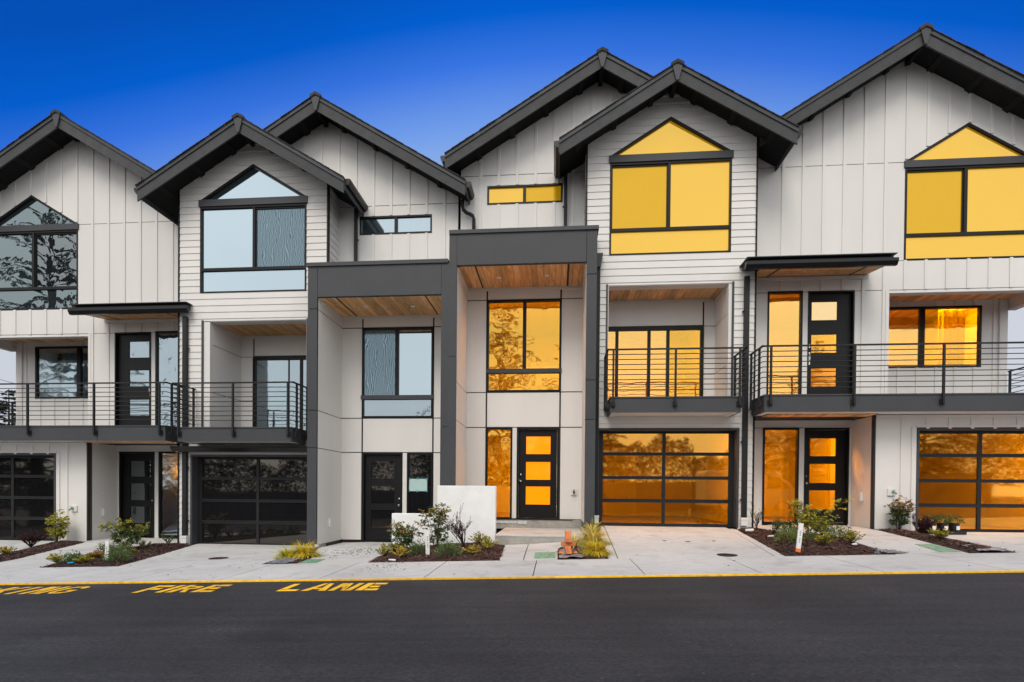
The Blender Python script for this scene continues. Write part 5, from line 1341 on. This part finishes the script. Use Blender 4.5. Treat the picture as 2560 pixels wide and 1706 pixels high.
m = MB(); m.box(-2.22, .40, 12.40, 12.62, -.665, -.648); one(m.build('sill_flashing', BLACK), 'thin black flashing under the taller portal door sill', 'flashing')

# crumbs of soil and leaf litter on the concrete
V = []; F = []
for i in range(520):
    if i < 260: u, v = random.gauss(-4.0, .35), random.gauss(10.3, .45)
    elif i < 330: u, v = random.gauss(-2.6, .2), random.gauss(7.9, .3)
    else: u, v = rnd(-12, 8), rnd(6.9, 11.4)
    if any(inside(u, v, P) for P in BEDS.values()) or v < 6.85 or (v > 10.2 and -3.5 < u < .7) : continue
    s = rnd(.006, .016); z = gz(u, v) + .003; a = rnd(0, 6.28); b = len(V)
    V += [(u + math.cos(a + k * 1.57) * s * (1.6 if k % 2 else 1), v + math.sin(a + k * 1.57) * s, z + (.006 if k == 0 else 0)) for k in range(4)]; F.append((b, b + 1, b + 2, b + 3))
me = bpy.data.meshes.new('soil_crumbs'); me.from_pydata(V, [], F); me.materials.append(CHIPS[0]); linked('soil_crumbs', me, kind='stuff', label='loose soil crumbs and litter scattered on the concrete', category='litter')

# ------------------------------------------------------------------ conifers
NEED = [leafmat('needle_dark', (.016, .030, .012)), leafmat('needle_mid', (.035, .055, .020)), leafmat('needle_olive', (.06, .065, .022))]
TRUNK = paint('bark', (.05, .035, .025), .95, .3, 6, .8, 20)
def conifer_mesh(H, Rm, seed, sparse=.6, n_whorl=34):
    random.seed(seed); lf = Leaves(); st = mb0()
    st.tube([(0, 0, -.5), (0, 0, H * .5), (0, 0, H * .98)], H * .018, 7, .02)
    for w in range(n_whorl):
        t = (w + rnd(-.3, .3)) / n_whorl; z = H * (.06 + .93 * t); L0 = Rm * (1 - t) ** .8 * rnd(.75, 1.1) + .15
        for b in range(random.choice((4, 5, 6))):
            a = rnd(0, 6.28); L1 = L0 * rnd(.6, 1.1); d = Vector((math.cos(a), math.sin(a), rnd(-.05, .28) - .25 * (1 - t)))
            tip = Vector((0, 0, z)) + d * L1; mid = Vector((0, 0, z)) + d * L1 * .5 + Vector((0, 0, L1 * .06))
            st.tube([(0, 0, z), tuple(mid), tuple(tip)], .03 * L1 / 2 + .01, 3, .006, cap=False)
            for k in range(int(26 * L1 / sparse) + 10):
                s_ = rnd(.18, 1.05); c = Vector((0, 0, z)).lerp(tip, s_) + Vector((0, 0, L1 * .1 * math.sin(3.14 * s_)))
                sd = Vector((-d.y, d.x, 0)) * random.choice((-1, 1)) * rnd(.3, 1) + d * rnd(.3, 1) + Vector((0, 0, rnd(-.45, .15)))
                lf.leaf(c, sd, rnd(.18, .42) * (.5 + L1 / Rm * .6), rnd(.025, .06), random.choice((0, 0, 1, 1, 2)))
    return lf, st
def conifer(u, v, H, Rm, seed, label, z0=None):
    e = bpy.data.objects.new('conifer_tree', None); COL.objects.link(e); e.location = (u, v, gz(u, v) - .2 if z0 is None else z0); e['label'] = label; e['category'] = 'tree'
    lf, st = conifer_mesh(H, Rm, seed); lf.build('crown', NEED, e); st.build('trunk', TRUNK, e); return e
conifer(-34.2, 30, 7.9, 2.6, 3, 'distant dark fir seen through the left house porch railing', -1.6)
# across the street, seen mirrored in the glazing
conifer(-37.5, -11, 29, 9, 11, 'tall dark fir across the street mirrored in the leftmost window')
conifer(-45.5, -10, 29, 8.5, 12, 'broad fir across the street at the far left')
conifer(-28.5, -14, 12.5, 3.4, 13, 'narrow fir across the street opposite the leftmost upper door')
conifer(-4.0, -13, 16.5, 5.2, 14, 'tall fir across the street opposite the taller portal')
conifer(1.6, -15, 15.5, 5.2, 15, 'shorter fir across the street right of the tall fir')
conifer(-13.5, -30, 11.5, 3, 16, 'small distant fir across the street opposite the lower portal')
conifer(17.5, -13, 11.6, 3.4, 17, 'fir across the street opposite the rightmost upper door')
conifer(13.2, -12, 8.5, 2.6, 18, 'young fir across the street near the fence on the right')
conifer(26, -16, 9, 3, 19, 'low fir across the street at the far right')
random.seed(99)
# low building and fence across the street
FENCE = paint('weathered_fence', (.17, .135, .11), .9, .25, 3, .3, 20)
fe = bpy.data.objects.new('board_fence', None); COL.objects.link(fe); fe.location = (0, -7.5, gz(0, -7.5)); fe['label'] = 'long weathered board fence across the street behind the viewer'; fe['category'] = 'fence'
first = mb0().box(-.095, .095, -.012, .012, 0, 1.75).mesh('fence_board', FENCE)
for i in range(250):
    u = -26 + i * .2; o = linked('fence_board', first, fe); o.location = (u, 0, gz(u, -7.5) - gz(0, -7.5) + rnd(-.02, .02))
bx(Frame(), 'fence_rail', FENCE, fe, (-26, -9, .014, .06, -.4, -.3), (-9, 8, .014, .06, .3, .4), (8, 24, .014, .06, .8, .9))
grid('verge', frange(-40, 40, 2), frange(-12, -5.02, 1), -.04, GRASS, kind='structure')
hd = Leaves()
for i in range(80000):
    u = rnd(-46, 36); hgt = 4.6 + .7 * math.sin(u * 1.1) + .9 * math.sin(u * .43 + 1) + .3 * math.sin(u * 4.1); z = rnd(.1, 1) ** .6 * hgt; v = -9.8 + rnd(-.8, .8)
    hd.leaf(Vector((u, v, gz(u, v) + z)), Vector((rnd(-1, 1), rnd(-1, 1), rnd(-.2, 1))), rnd(.10, .24), rnd(.04, .08), random.choice((0, 1, 2)))
hg = hd.build('hedge', NEED, None); hg['kind'] = 'stuff'; hg['label'] = 'dark overgrown hedge behind the fence across the street'; hg['category'] = 'hedge'
# white van parked across the street, mirrored in the right-hand garage and sidelight
vn = bpy.data.objects.new('parked_van', None); COL.objects.link(vn); vn.location = (9.5, -2.6, gz(9.5, -2.6) - .05); vn['label'] = 'white van parked across the street behind the viewer'; vn['category'] = 'van'
Fv = Frame()
m = MB(Fv); m.prism([(-2.4, .35), (2.3, .35), (2.4, .9), (2.2, 1.15), (1.45, 1.9), (1.2, 2.05), (-2.35, 2.1), (-2.45, 1.9)], -.9, .9); m.build('body', PVC, vn, bevel=.06)
m = MB(Fv); m.prism([(.75, 1.2), (1.85, 1.2), (1.35, 1.8), (.75, 1.85)], .895, .915); m.build('side_window', BLACK, vn)
for x in (-1.5, 1.5):
    for y in (-.8, .8):
        m = MB(Fv); m.tube([(x, y - .1, .34), (x, y + .1, .34)], .34, 18); wv = m.build('wheel', PLASTIC, vn)
        m = MB(Fv); m.tube([(x, y - .11, .34), (x, y + .11, .34)], .19, 12); m.build('rim', CHROME, wv)
# overhead wires at the left
for za, zb, l in ((8.1, 6.6, 'upper overhead wire seen past the left house porch'), (7.2, 5.9, 'lower overhead wire seen past the left house porch')):
    m = MB(); m.tube([(-70, 35, za + 3.2), (-41.5, 35, za), (-38, 35, zb + .6), (-30, 35, zb - 1.2)], .018, 5); o = m.build('overhead_wire', JOINT); one(o, l, 'wire')

# blank notice taped inside the sidelight of the lower portal
pp = bx(WORLD, 'taped_paper', paint('pale_paper', (.42, .60, .58), .6, .05), None, (-2.34 - 1.24, -2.34 - .79, 12.512, 12.516, .60 - .61, .90 - .61)); one(pp, 'blank pale green paper taped in the lower portal sidelight', 'paper')
tp = paint('blue_tape', (.03, .30, .42), .6)
for s_, z_ in ((.80, .90), (1.03, .905), (1.23, .90), (.80, .60), (1.03, .597), (1.23, .60)):
    bx(WORLD, 'tape', tp, pp, (-2.34 - s_ - .022, -2.34 - s_ + .022, 12.507, 12.511, z_ - .61 - .018, z_ - .61 + .022))

# small orange lamp glowing inside the leftmost lower sidelight
ol, _t, _p = mat('orange_lamp_glow'); _p.inputs['Emission Color'].default_value = (1, .36, .05, 1); _p.inputs['Emission Strength'].default_value = 60
m = MB(HA); m.tube([(7.86, 13.25, .98), (7.86, 13.25, 1.01), (7.86, 13.25, 1.08), (7.86, 13.25, 1.12)], .035, 10, .05); m.build('wall_lamp', ol, HA.root)
bx(HA, 'lamp_partition', ROOMW, HA.root, (7.0, 8.9, 13.34, 13.38, -.6, 1.6))
